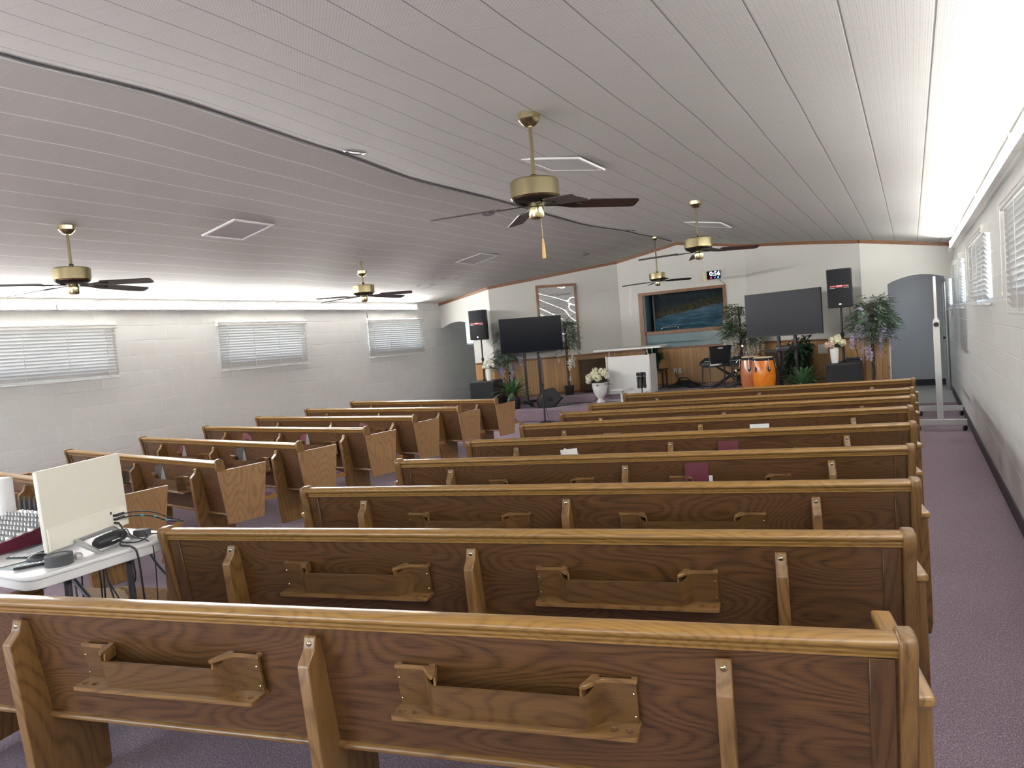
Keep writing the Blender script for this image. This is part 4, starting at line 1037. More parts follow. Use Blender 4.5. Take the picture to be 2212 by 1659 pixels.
# ------------------------------------------------------------------ plants
def leaf(mb, p, d, up, L, w, fold=.25, bend=.2):
    d = d.normalized(); s = d.cross(up)
    if s.length < 1e-4: s = Vector((1, 0, 0))
    s.normalize(); u = s.cross(d).normalized()
    a = p; b = p + d * L * .38 - u * L * bend * .12; c = p + d * L - u * L * bend * .5
    l1 = b + s * w / 2 + u * w * fold; r1 = b - s * w / 2 + u * w * fold
    m2 = p + d * L * .72 - u * L * bend * .28
    l2 = m2 + s * w * .36 + u * w * fold * .6; r2 = m2 - s * w * .36 + u * w * fold * .6
    mb.add([a, l1, b, r1, l2, m2, r2, c], [(0, 1, 2), (0, 2, 3), (1, 4, 5, 2), (2, 5, 6, 3), (4, 7, 5), (5, 7, 6)])
def rvec(rnd): 
    while True:
        v = Vector((rnd.uniform(-1, 1), rnd.uniform(-1, 1), rnd.uniform(-1, 1)))
        if .05 < v.length < 1: return v
def pot(t, r0, r1, h, mat):
    MB().lathe([(r0 * .9, 0), (r0, .01), (r1, h - .02), (r1 + .006, h - .015), (r1 + .006, h), (r1 - .012, h), (r1 - .016, h - .03), (0, h - .03)], 28).build('pot', mat, t)
AVOID = [(-7.93, 12.93, 1.6, 2.4, .27), (-1.0, 12.86, 1.62, 2.4, .27)]
def inside(x, y, z):
    for ax, ay, za, zb_, r in AVOID:
        if za < z < zb_ and math.hypot(x - ax, y - ay) < r: return False
    for cx, cy, fx, fy in ((-6.86, 13.16, .669, -.743), (-1.93, 13.02, -.342, -.94)):
        a, b = x - cx, y - cy
        if a * fx + b * fy > -.16 and abs(a * fy - b * fx) < .78 and z > 1.25: return False
    if y < YF - .03: return True
    t = (x + 7.855) / 2.205; u = (-.705 - x) / 2.205
    return y < YB - .06 and y < YF + 1.94 * t - .06 and y < YF + 1.94 * u - .06
def wisteria(x, y, z0, H, rad, label, fl, seed, droop=.5, nleaf=900, nfl=26, cz=.0, sx=1.0, clear=.5, group='artificial wisteria trees'):
    rnd = random.Random(seed)
    t = thing('wisteria_tree', label, 'plant', (x, y, z0), 0, group)
    pot(t, .085, .105, .20, M['black'])
    tr = MB()
    for k in range(3):
        ph = k * 2.1
        tr.tube([(.018 * math.cos(ph + q * .9), .018 * math.sin(ph + q * .9), .15 + (H * .86 - .15) * q / 12) for q in range(13)], .011, 7, r1=.006)
    tips = []
    for k in range(16):
        a = rnd.uniform(0, 2 * PI); zb = H * rnd.uniform(clear + .12, .84); r = rad * rnd.uniform(.5, .95)
        p0 = Vector((0, 0, zb)); p1 = Vector((r * .55 * math.cos(a) * sx, r * .55 * math.sin(a), zb + H * .1)); p2 = Vector((r * math.cos(a) * sx, r * math.sin(a), zb + H * rnd.uniform(-.02, .1)))
        tr.tube([p0, p1, p2], .005, 5, r1=.002); tips += [(p1, p2)] * 2
    tr.build('trunk', M['bark'], t)
    lv = MB()
    def ok(q): return inside(x + q.x, y + q.y, z0 + q.z)
    for k in range(int(nleaf / 3.6)):
        p1, p2 = rnd.choice(tips); q = p1.lerp(p2, rnd.uniform(-.2, 1.1)) + rvec(rnd) * rad * .36
        ax = (Vector((q.x, q.y, 0)).normalized() if q.xy.length > .01 else Vector((1, 0, 0))) + rvec(rnd) * .9; ax.z -= droop * rnd.uniform(-1.4, 1.0); ax.normalize()
        L = rnd.uniform(.10, .17); side = ax.cross(Vector((0, 0, 1))).normalized()
        if not (ok(q) and ok(q + ax * (L + .1))): continue
        for j in range(9):      # a pinnate spray
            f = (j // 2 + 1) / 5
            base = q + ax * L * f + Vector((0, 0, -.05 * f * f))
            d = (ax * .8 + side * (1 if j % 2 else -1) * (.9 if j < 8 else 0) + Vector((0, 0, -.2)) + rvec(rnd) * .2).normalized()
            leaf(lv, base, d, Vector((0, 0, 1)), rnd.uniform(.06, .095), rnd.uniform(.019, .028))
    lv.build('foliage', M['leaf'], t, smooth=0)
    fb = MB()
    for k in range(nfl):
        p1, p2 = rnd.choice(tips); q = p1.lerp(p2, rnd.uniform(.5, 1.5)) + rvec(rnd) * rad * .3; q.z -= H * rnd.uniform(-.06, .15)
        L = rnd.uniform(.18, .32)
        if not (ok(q) and ok(q * 1.06)): continue
        for j in range(70):
            f = rnd.random(); rr = .042 * (1 - f * .7); c = q + Vector((rnd.gauss(0, rr * .6), rnd.gauss(0, rr * .6), -L * f))
            v = rvec(rnd).normalized(); s = v.cross(Vector((.3, .2, 1))).normalized(); u = s.cross(v); w = .0125
            fb.add([c - s * w - u * w * .4, c + s * w - u * w * .4, c + s * w * .7 + u * w, c - s * w * .7 + u * w], [(0, 1, 2, 3)])
    fb.build('blossom', fl, t, smooth=0)
    return t
wisteria(-7.55, 13.36, S1, 1.74, .30, 'wisteria tree with lilac flowers between the left speaker and television', M['purpleflower'], 3, nleaf=1300, nfl=30, clear=.34)
wisteria(-6.40, 13.84, S2, 1.66, .22, 'slim wisteria tree with white flowers in front of the poster', M['whiteflower'], 5, nleaf=800, nfl=22, clear=.40)
wisteria(-2.96, 14.58, S2, 1.74, .32, 'wisteria tree with white flowers right of the lake painting', M['whiteflower'], 9, nleaf=1400, nfl=52, clear=.34)
wisteria(-0.57, 12.9, S1, 1.72, .30, 'full wisteria tree with lilac flowers beside the grey archway', M['purpleflower'], 14, nleaf=1600, nfl=44, clear=.42)
def palm(x, y, z0, label, n, L, seed, dark=False, trunk=.16, up=.6):
    rnd = random.Random(seed)
    t = thing('potted_palm', label, 'plant', (x, y, z0), 0, 'artificial palms in black pots')
    pot(t, .12, .14, .20, M['black'])
    MB().lathe([(.09, .17), (.10, .20), (.085, .24), (.095, .28), (.08, .30), (.088, .17 + trunk), (.04, .2 + trunk)], 16, flute=8, depth=.2).build('trunk', M['bark'], t)
    mb = MB()
    for k in range(n):
        a = 2 * PI * (k * .381966) + rnd.uniform(-.2, .2); el = up + (k / n - .5) * 1.5 + rnd.uniform(-.1, .1); LL = L * rnd.uniform(.85, 1.15); w = .038
        p = Vector((.03 * math.cos(a), .03 * math.sin(a), .15 + trunk)); vs = []; m = 7
        for j in range(m + 1):
            f = j / m; e = el - f * f * 1.15
            ww = w * (0.45 + 1.2 * f) * (1 - f) ** .55 if f < 1 else 0
            ww = max(ww, .002)
            s = Vector((-math.sin(a), math.cos(a), 0)); q = Vector((-math.sin(e) * math.cos(a), -math.sin(e) * math.sin(a), math.cos(e)))
            vs += [p + s * ww + q * ww * .35, p, p - s * ww + q * ww * .35]
            p = p + Vector((math.cos(e) * math.cos(a), math.cos(e) * math.sin(a), math.sin(e))) * (LL / m)
        fs = []
        for j in range(m):
            b = j * 3; fs += [(b, b + 1, b + 4, b + 3), (b + 1, b + 2, b + 5, b + 4)]
        mb.add(vs, fs)
    mb.build('leaves', M['leafpalm'], t, smooth=60)
    return t
palm(-7.07, 12.58, S1, 'dark green palm in a black pot in front of the left television', 40, .42, 4)
palm(-1.62, 12.70, S1, 'bright green palm in front of the right television', 46, .40, 8, trunk=.06, up=.8)
def bush(x, y, z0, label, H, rad, n, seed, mat, potr=.13):
    rnd = random.Random(seed)
    t = thing('potted_bush', label, 'plant', (x, y, z0), 0)
    pot(t, potr * .85, potr, .24, M['black'])
    st = MB(); lv = MB()
    for k in range(14):
        a = rnd.uniform(0, 2 * PI); r = rad * rnd.uniform(.3, .9); zz = H * rnd.uniform(.55, .98)
        pts = [Vector((0, 0, .18)), Vector((r * .4 * math.cos(a), r * .4 * math.sin(a), zz * .6)), Vector((r * math.cos(a), r * math.sin(a), zz))]
        st.tube(pts, .006, 5, r1=.003)
        for j in range(n // 14):
            f = rnd.uniform(.15, 1); p = pts[1].lerp(pts[2], f) + rvec(rnd) * rad * .3
            leaf(lv, p, rvec(rnd).normalized() + Vector((math.cos(a), math.sin(a), -.2)), Vector((0, 0, 1)), rnd.uniform(.09, .15), rnd.uniform(.05, .075))
    st.build('stem', M['bark'], t); lv.build('foliage', mat, t, smooth=0)
    return t
bush(-1.78, 13.52, S1, 'dark broad leaved bush behind the right television stand', 1.06, .34, 460, 21, M['leafdark'])

def blossom_head(mb, c, r, rnd, n=46):
    for k in range(n):
        v = rvec(rnd).normalized(); p = c + v * r * rnd.uniform(.75, 1.0)
        s = v.cross(Vector((.2, .5, .9))).normalized(); u = s.cross(v); w = r * .36
        mb.add([p - s * w, p - u * w + v * w * .5, p + s * w, p + u * w + v * w * .5], [(0, 1, 2, 3)])
def vase_flowers(x, y, z, label, prof, heads, seed, flute=0, mats=None, kind='flower_vase', vm='ceramic', rad=.1, hz=.3, hr=.055, leafn=26, pinkn=0):
    rnd = random.Random(seed)
    t = thing(kind, label, 'flowers', (x, y, z), 0)
    MB().lathe(prof, 48 if flute else 28, flute=flute, depth=.05 if flute else 0).build('vase', M[vm], t, smooth=60)
    lv = MB()
    for k in range(leafn):
        a = rnd.uniform(0, 2 * PI); leaf(lv, Vector((.03 * math.cos(a), .03 * math.sin(a), hz - .04)), Vector((math.cos(a), math.sin(a), rnd.uniform(-.2, .9))), Vector((0, 0, 1)), rad * rnd.uniform(.8, 1.3), .05)
    lv.build('leaves', M['leafdark'], t, smooth=0)
    k = 0
    for (hx, hy, hh, r, mn) in heads:
        mb = MB(); blossom_head(mb, Vector((hx, hy, hh)), r, rnd)
        mb.ball((hx, hy, hh), r * .8, 8, 6)
        mb.build('flower_head', M[mn], t, smooth=0)
    return t
VP = [(.048, 0), (.052, .01), (.062, .10), (.068, .20), (.066, .235), (.058, .25), (.056, .25), (.055, .235), (0, .23)]
WF, CF, PF = 'whiteflower', 'creamflower', 'pinkflower'
vase_flowers(-7.73, 12.80, S1 + .586, 'white vase of white roses on the left bass box', VP, [(-.10, 0, .30, .05, WF), (-.04, -.03, .36, .055, WF), (.03, .0, .34, .055, WF), (.09, .02, .31, .05, WF), (.02, -.05, .29, .05, WF), (-.06, -.06, .29, .045, WF), (.0, .04, .39, .05, WF)], 31)
vase_flowers(-1.115, 12.64, S1 + .586, 'white vase of cream and pink flowers on the right bass box', VP, [(-.10, -.02, .30, .048, PF), (-.02, -.05, .28, .05, PF), (-.02, .03, .37, .06, CF), (.06, .0, .36, .065, CF), (.12, .01, .32, .06, CF), (.05, .06, .40, .06, CF)], 32)
UP = [(.085, 0), (.088, .015), (.08, .03), (.055, .055), (.052, .085), (.07, .10), (.10, .14), (.135, .22), (.155, .31), (.16, .38), (.165, .385), (.165, .40), (.15, .40), (.14, .385), (0, .37)]
vase_flowers(-5.49, 13.32, S1, 'tall fluted white urn of cream hydrangeas left of the lectern', UP, [(-.20, -.05, .46, .075, CF), (-.15, .04, .55, .08, CF), (-.05, -.05, .53, .085, CF), (.03, .05, .60, .08, CF), (-.10, .06, .62, .075, CF), (.12, .0, .60, .08, CF), (.02, -.10, .49, .07, CF), (-.24, .02, .52, .06, CF), (.16, .03, .53, .07, WF)], 33, flute=24, kind='flower_urn', hz=.42, rad=.2, leafn=34)
vase_flowers(-4.42, 13.05, S1, 'low bunch of white flowers at the foot of the lectern', [(.06, 0), (.08, .08), (.075, .09), (0, .085)], [(-.06, 0, .15, .055, WF), (.03, -.02, .16, .06, WF), (.0, .05, .14, .05, WF)], 34, kind='flower_bowl', hz=.12, rad=.1)

# ------------------------------------------------------------------ lectern and the things around it
t = thing('lectern', 'white panelled lectern with a raised slim top shelf', 'lectern', (-4.98, 13.62, S1 + .0), 0)
z0 = 0.13
MB().box(-.44, .44, -.01, .01, .03, .885).build('front_panel', M['plastic'], t, bevel=.004)
for s in (-1, 1):
    MB().box(s * .45 - .009, s * .45 + .009, .0, .40, .03, .89).build('side_panel', M['plastic'], t, bevel=.004)
    MB().box(s * .445 - .016, s * .445 + .016, -.028, .0, .02, .90).build('corner_strip', M['silver'], t, bevel=.004)
    MB().tube([(s * .40, .05, .88), (s * .40, .05, 1.015)], .008, 8).build('shelf_post', M['chrome'], t)
    MB().tube([(s * .40, .35, .88), (s * .40, .35, 1.03)], .008, 8).build('shelf_post', M['chrome'], t)
MB().prism([(-.06, 1.005), (-.06, 1.04), (.44, 1.055), (.44, 1.02)], -.70, .71, 'x').build('top_shelf', M['plastic'], t, bevel=.006)
MB().box(-.44, .44, .01, .39, .50, .52).build('inner_shelf', M['plastic'], t, bevel=.003)
MB().box(-.52, .0, -.12, .05, .0, .03).box(-.16, .46, -.05, .42, .0, .025).build('foot_plate', M['silver'], t, bevel=.004)
bush(-4.83, 14.85, S2 + .40, 'dark leafy plant half hidden behind the lectern top', .5, .22, 240, 44, M['leafdark'], potr=.1)
t = thing('plant_stand', 'dark wooden plant table behind the lectern', 'table', (-4.83, 14.85, S2))
MB().box(-.24, .24, -.18, .18, .37, .398).build('top', M['darkwood'], t, bevel=.004)
for sx in (-1, 1):
    for sy in (-1, 1): MB().box(sx * .2 - .02, sx * .2 + .02, sy * .14 - .02, sy * .14 + .02, 0, .37).build('leg', M['darkwood'], t, bevel=.003)
t = thing('side_table', 'small round white pedestal table in front of the lectern', 'table', (-4.88, 12.9, S1))
MB().lathe([(0, .265), (.20, .265), (.21, .272), (.21, .282), (.20, .288), (0, .288)], 36).build('table_top', M['plastic'], t)
MB().lathe([(.02, .0), (.026, .02), (.024, .20), (.05, .25), (.08, .266)], 18).build('column', M['plastic'], t)
MB().lathe([(.15, 0), (.15, .012), (.04, .03), (.02, .04)], 28).build('base', M['plastic'], t)
t = thing('microphone_holder', 'black stand holding several handheld microphones in front of the lectern', 'microphone stand', (-4.375, 12.62, S1))
MB().lathe([(.12, 0), (.12, .012), (.03, .025), (.012, .04)], 24).build('base', M['matte'], t)
MB().tube([(0, 0, .02), (0, 0, .36)], .011, 10).build('pole', M['black'], t)
MB().box(-.085, .085, -.03, .03, .34, .36).build('holder_bar', M['black'], t, bevel=.004)
for i, (dx, dy) in enumerate(((-.06, -.01), (.0, -.03), (.06, .0), (.0, .03))):
    m_ = MB().lathe([(.018, .31), (.021, .33), (.026, .52), (.026, .53), (.031, .545), (.031, .575), (.024, .60), (0, .605)], 14, c=(dx, dy, 0)).build('microphone', M['black'], t)
    MB().lathe([(.0275, .528), (.0285, .535), (.0275, .542)], 14, c=(dx, dy, 0)).build('ring', M['silver'], m_)

# low brown chests against the bay walls
def chest(x, y, rz, w, d, h, label, step=None):
    t = thing('wooden_chest', label, 'cabinet', (x, y, S2), rz)
    MB().box(-w / 2, w / 2, -d / 2, d / 2, .04, h).build('body', M['darkwood'], t, bevel=.006)
    MB().box(-w / 2 + .03, w / 2 - .03, -d / 2 + .02, d / 2, 0, .04).build('plinth', M['darkwood'], t, smooth=0)
    MB().box(-w / 2 - .015, w / 2 + .015, -d / 2 - .02, d / 2, h, h + .03).build('top', M['darkwood'], t, bevel=.006)
    MB().box(-w / 2 + .06, w / 2 - .06, -d / 2 - .008, -d / 2 + .002, .10, h - .08).build('front_panel', M['darkwood'], t, bevel=.004)
    if step: MB().box(-w / 2 + step, w / 2, -.02, d / 2, h + .03, h + .14).build('upper_step', M['darkwood'], t, bevel=.005)
    return t
chest(-6.02, 14.55, aL, .74, .34, .68, 'plain dark brown wooden chest between the poster and lectern')
chest(-2.05, 14.13, aR, .78, .36, .60, 'dark brown wooden chest with a stepped top behind the drums', step=.12)

# stacking chair, keyboard, boom stand
t = thing('stacking_chair', 'black plastic stacking chair with curved back at the keyboard', 'chair', (-3.30, 13.88, S2), math.radians(34))
def shell(pts, w0, w1, mat, nm, curve=.03):
    mb = MB(); vs = []; k = len(pts); m = 8
    for j, (yy, zz) in enumerate(pts):
        w = w0 + (w1 - w0) * j / (k - 1)
        for i in range(m + 1):
            u = i / m * 2 - 1; vs.append((u * w / 2, yy - curve * (u * u), zz))
    n = len(vs); vs += [(x, y + .008, z - .006) for x, y, z in vs]
    fs = []
    for j in range(k - 1):
        for i in range(m):
            a = j * (m + 1) + i; fs.append((a, a + 1, a + m + 2, a + m + 1)); fs.append((n + a + m + 1, n + a + m + 2, n + a + 1, n + a))
    for j in range(k - 1):
        a = j * (m + 1); b = a + m + 1; fs.append((a, b, n + b, n + a)); a += m; b += m; fs.append((n + a, n + b, b, a))
    for i in range(m):
        fs.append((n + i, n + i + 1, i + 1, i)); a = (k - 1) * (m + 1) + i; fs.append((a, a + 1, n + a + 1, n + a))
    return mb.add(vs, fs).build(nm, M[mat], t, smooth=50)
bk = shell([(-.185, .50), (-.20, .56), (-.222, .66), (-.245, .76), (-.262, .83)], .34, .44, 'black', 'backrest', .0)
MB().prism(rrect(-.05, .05, .775, .80, .012, 3), -.2605, -.2535, 'y').build('hand_slot', M['paper'], bk, smooth=0)
st_ = MB().prism(rrect(-.22, .22, -.19, .22, .06, 5), .435, .452, 'z').build('seat', M['black'], t, bevel=.006)
for s in (-1, 1):
    MB().tube([(s * .20, -.24, .70), (s * .21, -.20, .46), (s * .235, -.24, .0)], .0125, 10).build('leg', M['darkgrey'], t)
    MB().tube([(s * .21, -.19, .43), (s * .215, .16, .43), (s * .23, .21, .0)], .0125, 10).build('leg', M['darkgrey'], t)
tag(MB().prism([(-.10, 0), (.09, .01), (.10, .012), (.04, .075), (-.08, .07)], -.11, .1, 'y').build('white_cloth', M['paper'], bevel=.01), 'folded white cloth lying on the black chair seat', 'cloth').location = (-3.30, 13.85, S2 + .453)
t = thing('keyboard_instrument', 'black electronic keyboard behind the stacking chair', 'keyboard', (-3.13, 14.29, S2), math.radians(-6))
MB().prism([(-.17, .44), (-.17, .50), (-.10, .53), (.15, .585), (.16, .57), (.16, .44)], -.56, .52, 'x').build('case', M['black'], t, bevel=.012)
MB().box(-.46, .42, -.168, -.03, .515, .523, Matrix.Rotation(math.radians(0), 4, 'X')).build('keys', M['white'], t, smooth=0)
text('YAMAHA', .046, M['greyink'], t, (-.43, -.1712, .47), (PI / 2, 0, 0), 'lettering')
for s in (-1, 1):
    MB().tube([(-.32, s * .16, .02), (.32, -s * .0, .43)], .014, 8).build('stand_leg', M['black'], t)
    MB().tube([(.32, s * .16, .02), (-.32, -s * .0, .43)], .014, 8).build('stand_leg', M['black'], t)
MB().tube([(-.34, -.2, .02), (-.34, .2, .02)], .014, 8).tube([(.34, -.2, .02), (.34, .2, .02)], .014, 8).build('stand_foot', M['black'], t)
t = thing('boom_microphone_stand', 'chrome tipped boom microphone stand beside the black chair', 'microphone stand', (-2.90, 13.72, S2))
for k in range(3):
    a = k * 2.094 + .5; MB().tube([(0, 0, .10), (.26 * math.cos(a), .26 * math.sin(a), .012)], .009, 8).build('leg', M['black'], t)
MB().tube([(0, 0, .06), (0, 0, .34)], .012, 10).build('lower_tube', M['black'], t)
MB().lathe([(.016, .30), (.02, .31), (.02, .36), (.014, .37)], 12).build('clutch', M['chrome'], t)
MB().tube([(-.14, .03, .22), (.0, -.01, .50), (.17, -.05, .85)], .009, 10).build('boom', M['black'], t)
MB().lathe([(.014, 0), (.016, .01), (.016, .06), (.012, .07)], 12, M=Matrix.Translation((.01, -.012, .48)) @ Matrix.Rotation(.45, 4, 'Y')).build('boom_clamp', M['chrome'], t)
MB().tube([(.10, -.03, .79), (.22, -.07, .90)], .013, 10, r1=.017).build('microphone', M['black'], t)
MB().ball((.235, -.075, .913), .025, 12, 8).build('microphone_head', M['chrome'], t)
MB().lathe([(.02, 0), (.02, .03)], 12, M=Matrix.Translation((.15, -.045, .80)) @ Matrix.Rotation(PI / 2, 4, 'X')).build('joint', M['chrome'], t)
# pair of conga drums
def conga(x, y, rz, mat, label, h=.745, r=.19):
    t = thing('conga_drum', label, 'drum', (x, y, S1), rz, 'conga drums')
    MB().lathe([(.125, 0), (.128, .01), (.155, .14), (.183, .30), (.192, .42), (.186, .54), (.170, .64), (.158, h - .05)], 36).build('shell', mat, t)
    MB().lathe([(.150, h - .06), (.164, h - .055), (.171, h - .03), (.171, h - .015), (.162, h - .01), (.150, h - .012)], 36).build('rim', M['black'], t)
    MB().lathe([(.150, h - .03), (.158, h - .01), (.157, h + .002), (.148, h + .008), (0, h + .009)], 36).build('drum_head', M['skin'], t)
    for k in range(5):
        a = k * 2 * PI / 5 + .35
        Mx = Matrix.Rotation(a, 4, 'Z')
        pl = MB().prism([(-.028, .52), (0, .485), (.028, .52), (.028, .56), (0, .595), (-.028, .56)], 0, .006, 'x', M=Mx @ Matrix.Translation((.188, 0, 0)) @ Matrix.Rotation(math.radians(-7), 4, 'Y') @ Matrix.Translation((.062, 0, 0)))
        b = pl.build('lug_plate', M['black'], t, bevel=.002)
        rd = MB(); rd.tube([Mx @ Vector((.187, 0, h - .03)), Mx @ Vector((.194, 0, h - .09)), Mx @ Vector((.2, 0, h - .20))], .005, 8)
        rd.tube([Mx @ Vector((.2, 0, h - .17)), Mx @ Vector((.202, 0, h - .21))], .010, 8)
        rd.build('tension_rod', M['chrome'], t)
    return t
conga(-2.24, 12.74, 0, M['conga'], 'bright orange conga drum in front')
conga(-2.50, 13.05, .6, M['conga2'], 'reddish conga drum just behind the orange one', h=.755)

# cables lying about the stage
rndc = random.Random(77)
mb = MB()
for k in range(9):
    pts = []; cx, cy = rndc.uniform(-4.6, -3.75), rndc.uniform(14.3, 14.75)
    for j in range(14): pts.append((cx + .18 * math.cos(j * .8 + k) + j * .02, cy + .13 * math.sin(j * .9 + k * 2), S2 + .008 + .004 * k))
    mb.tube(pts, .006, 6)
mb.build('cable_heap', M['black'], smooth=60); tag(bpy.data.objects['cable_heap'], 'tangle of black cables on the stage floor below the outlets', 'cable', kind='stuff')
t = thing('carry_bag', 'black padded bag with a loop handle on the stage below the outlets', 'bag', (-4.2, 14.78, S2), 0)
MB().prism([(-.36, 0), (.36, 0), (.22, .07), (.12, .12), (-.10, .13), (-.22, .06)], -.1, .1, 'y').build('body', M['matte'], t, bevel=.03, seg=3)
MB().tube([(-.13, -.02, .10), (-.10, -.04, .17), (.0, -.05, .195), (.10, -.04, .17), (.13, -.02, .10)], .012, 8).build('handle', M['black'], t)
def cable(name, pts, r, mat, label, cat='cable'):
    # rounded through the points
    P = [Vector(p) for p in pts]; out = []
    for i in range(len(P) - 1):
        a = P[max(i - 1, 0)]; b = P[i]; c = P[i + 1]; d = P[min(i + 2, len(P) - 1)]
        for k in range(6):
            t = k / 6; out.append(.5 * ((2 * b) + (c - a) * t + (2 * a - 5 * b + 4 * c - d) * t * t + (3 * b - a - 3 * c + d) * t ** 3))
    out.append(P[-1])
    return tag(MB().tube(out, r, 7).build(name, M[mat], smooth=60), label, cat)
cable('wall_plug_cable', [(-4.48, YB - .03, .675), (-4.47, YB - .06, .62), (-4.40, YB - .08, .5), (-4.36, YB - .12, .40), (-4.32, YB - .2, S2 + .01)], .006, 'black', 'black cord hanging from the left outlet by the lectern')
cable('wall_plug_cable', [(-4.35, YB - .05, .67), (-4.27, YB - .06, .60), (-4.10, YB - .07, .45), (-3.98, YB - .09, S2 + .012), (-3.7, YB - .1, S2 + .009)], .006, 'skin', 'tan cord running from the right outlet down to the floor')
cable('speaker_cable', [(-7.0, 13.25, S1 + .01), (-6.6, 12.62, S1 + .008), (-6.25, 12.6, S1 + .008), (-6.12, 12.95, S1 + .008), (-5.9, 13.3, S1 + .008), (-5.72, 13.48, S1 + .008), (-5.66, 13.515, S1 + .08), (-5.62, 13.57, S2 + .012), (-5.60, 13.75, S2 + .008)], .007, 'black', 'black cable crossing the lower step past the floor monitor')
cable('speaker_cable', [(-6.55, 13.2, S1 + .01), (-6.3, 13.3, S1 + .008), (-6.0, 13.35, S1 + .008), (-5.75, 13.30, S1 + .008), (-5.6, 13.1, S1 + .008)], .006, 'black', 'thin black cable lying along the edge of the upper step')

cable('speaker_cable', [(-.90, 13.03, 1.80), (-.86, 13.05, 1.5), (-.84, 13.0, 1.15), (-.80, 12.95, .93), (-.79, 12.93, .885)], .006, 'black', 'black cable hanging from the right loudspeaker to the box below')
t = thing('power_amplifier', 'flat black box on the right bass box behind the speaker pole', 'amplifier', (-.86, 12.98, S1 + .586))
MB().box(-.12, .12, -.08, .08, 0, .055).build('case', M['black'], t, bevel=.004)
MB().box(-.10, .10, -.082, -.079, .015, .04).build('front_panel', M['matte'], t, smooth=0)
# rolling whiteboard seen edge on in the right aisle
t = thing('rolling_whiteboard', 'white rolling board stand seen edge on in the right aisle', 'whiteboard', (.285, 11.45, 0), math.radians(-1.43))
for y in (-.75, .75):
    MB().box(-.275, .29, y - .03, y + .03, .075, .15).build('foot_bar', M['alu'], t, bevel=.004)
    MB().box(-.037, .037, y - .02, y + .02, .09, 1.43).build('post', M['alu'], t, bevel=.004)
    for x in (-.25, .265):
        c = MB(); Mx = Matrix.Translation((x, y, .036)) @ Matrix.Rotation(PI / 2, 4, 'Y') @ Matrix.Rotation(.5, 4, 'X')
        c.lathe([(.012, -.013), (.036, -.012), (.038, 0), (.036, .012), (.012, .013)], 18, M=Mx)
        cw = c.build('caster', M['black'], t)
        MB().lathe([(.02, .062), (.02, .075)], 10, c=(x, y, 0)).box(x - .017, x - .014, y - .02, y + .02, .03, .064).box(x + .014, x + .017, y - .02, y + .02, .03, .064).build('caster_fork', M['chrome'], cw, smooth=0)
    kn = MB().lathe([(.0, .045), (.026, .045), (.03, .04), (.03, .022), (.012, .018), (.01, 0)], 18, M=Matrix.Translation((0, y - .02, 1.375)) @ Matrix.Rotation(PI / 2, 4, 'X')).build('clamp_knob', M['black'], t)
    bl = MB()
    for z in (.12, .24, .35, .105): bl.ball((.012 if z != .24 else 0, y - .021, z), .005, 6, 4)
    bl.build('bolt', M['darkgrey'], t)
MB().box(-.026, .026, -.73, .73, .42, .46).build('cross_bar', M['alu'], t, bevel=.003)
bd = MB().box(-.006, .006, -.72, .72, 1.02, 1.97).build('board', M['whiteink'], t, smooth=0)
plate(rect(-.735, .735, 1.0, 1.99), [rect(-.71, .71, 1.025, 1.965)], -.016, .016, 'x').build('board_frame', M['white'], t, bevel=.003)

# ------------------------------------------------------------------ sound desk at the left
TZ = .74
t = thing('folding_table', 'white moulded folding table holding the computer and mixer', 'table', (-4.31, 1.99, 0), 0)
MB().prism(rrect(-.92, .92, -.375, .375, .07, 6), TZ - .022, TZ, 'z').build('table_top', M['plastic'], t, bevel=.008, seg=3)
mb = plate(rrect(-.915, .915, -.37, .37, .065, 6), [rrect(-.885, .885, -.34, .34, .05, 6)], TZ - .062, TZ - .015, 'z')
mb.build('apron', M['plastic'], t, bevel=.004)
for sx in (-1, 1):
    for sy in (-1, 1):
        MB().tube([(sx * .80, sy * .15, TZ - .03), (sx * .80, sy * .16, .02)], .0165, 12).build('leg', M['darkgrey'], t)
        MB().lathe([(.02, 0), (.02, .03), (.017, .035)], 10, c=(sx * .80, sy * .16, 0)).build('leg_cap', M['black'], t)
    MB().tube([(sx * .80, -.16, .13), (sx * .80, .16, .13)], .012, 8).tube([(sx * .80, -.15, TZ - .05), (sx * .80, .15, TZ - .05)], .014, 8).build('leg_brace', M['darkgrey'], t)
    MB().tube([(sx * .80, 0, .42), (sx * .40, 0, TZ - .04)], .012, 8).tube([(sx * .80, -.155, .42), (sx * .80, .155, .42)], .012, 8).build('folding_strut', M['darkgrey'], t)

# all in one computer, seen from behind
ma = math.atan2(.496, -.166)       # direction of its width
t = thing('desktop_computer', 'cream all in one computer seen from behind on the white table', 'computer', (-3.640, 2.035, TZ), ma - PI + PI)
# local x along the width (away from the camera), local -y faces the camera side
W_, H_, zb = .535, .385, .05
tilt = Matrix.Translation((0, 0, zb)) @ Matrix.Rotation(math.radians(-2), 4, 'X')
MB().prism(rrect(-W_ / 2, W_ / 2, 0, H_, .008, 3), -.012, .010, 'y', M=tilt).build('body', M['cream'], t, bevel=.003)
MB().prism(rrect(-W_ / 2 + .004, W_ / 2 - .004, .004, H_ - .004, .006, 3), .0105, .0125, 'y', M=tilt).build('screen', M['screen'], t, smooth=0)
MB().prism([(-.012, .0), (-.024, .006), (-.024, .100), (-.012, .118)], -W_ / 2 + .006, W_ / 2 - .02, 'x', M=tilt).build('rear_cover', M['cream'], t, bevel=.004)
mb = MB()
for k in range(4): mb.prism([(-.022 + k * .014, .20 + (k % 2) * .008), (-.017 + k * .014, .20 + (k % 2) * .008), (-.007 + k * .014, .25 - ((k + 1) % 2) * .008), (-.012 + k * .014, .25 - ((k + 1) % 2) * .008)], -.0126, -.0118, 'y', M=tilt)
mb.build('embossed_mark', M['plastic'], t, smooth=0)
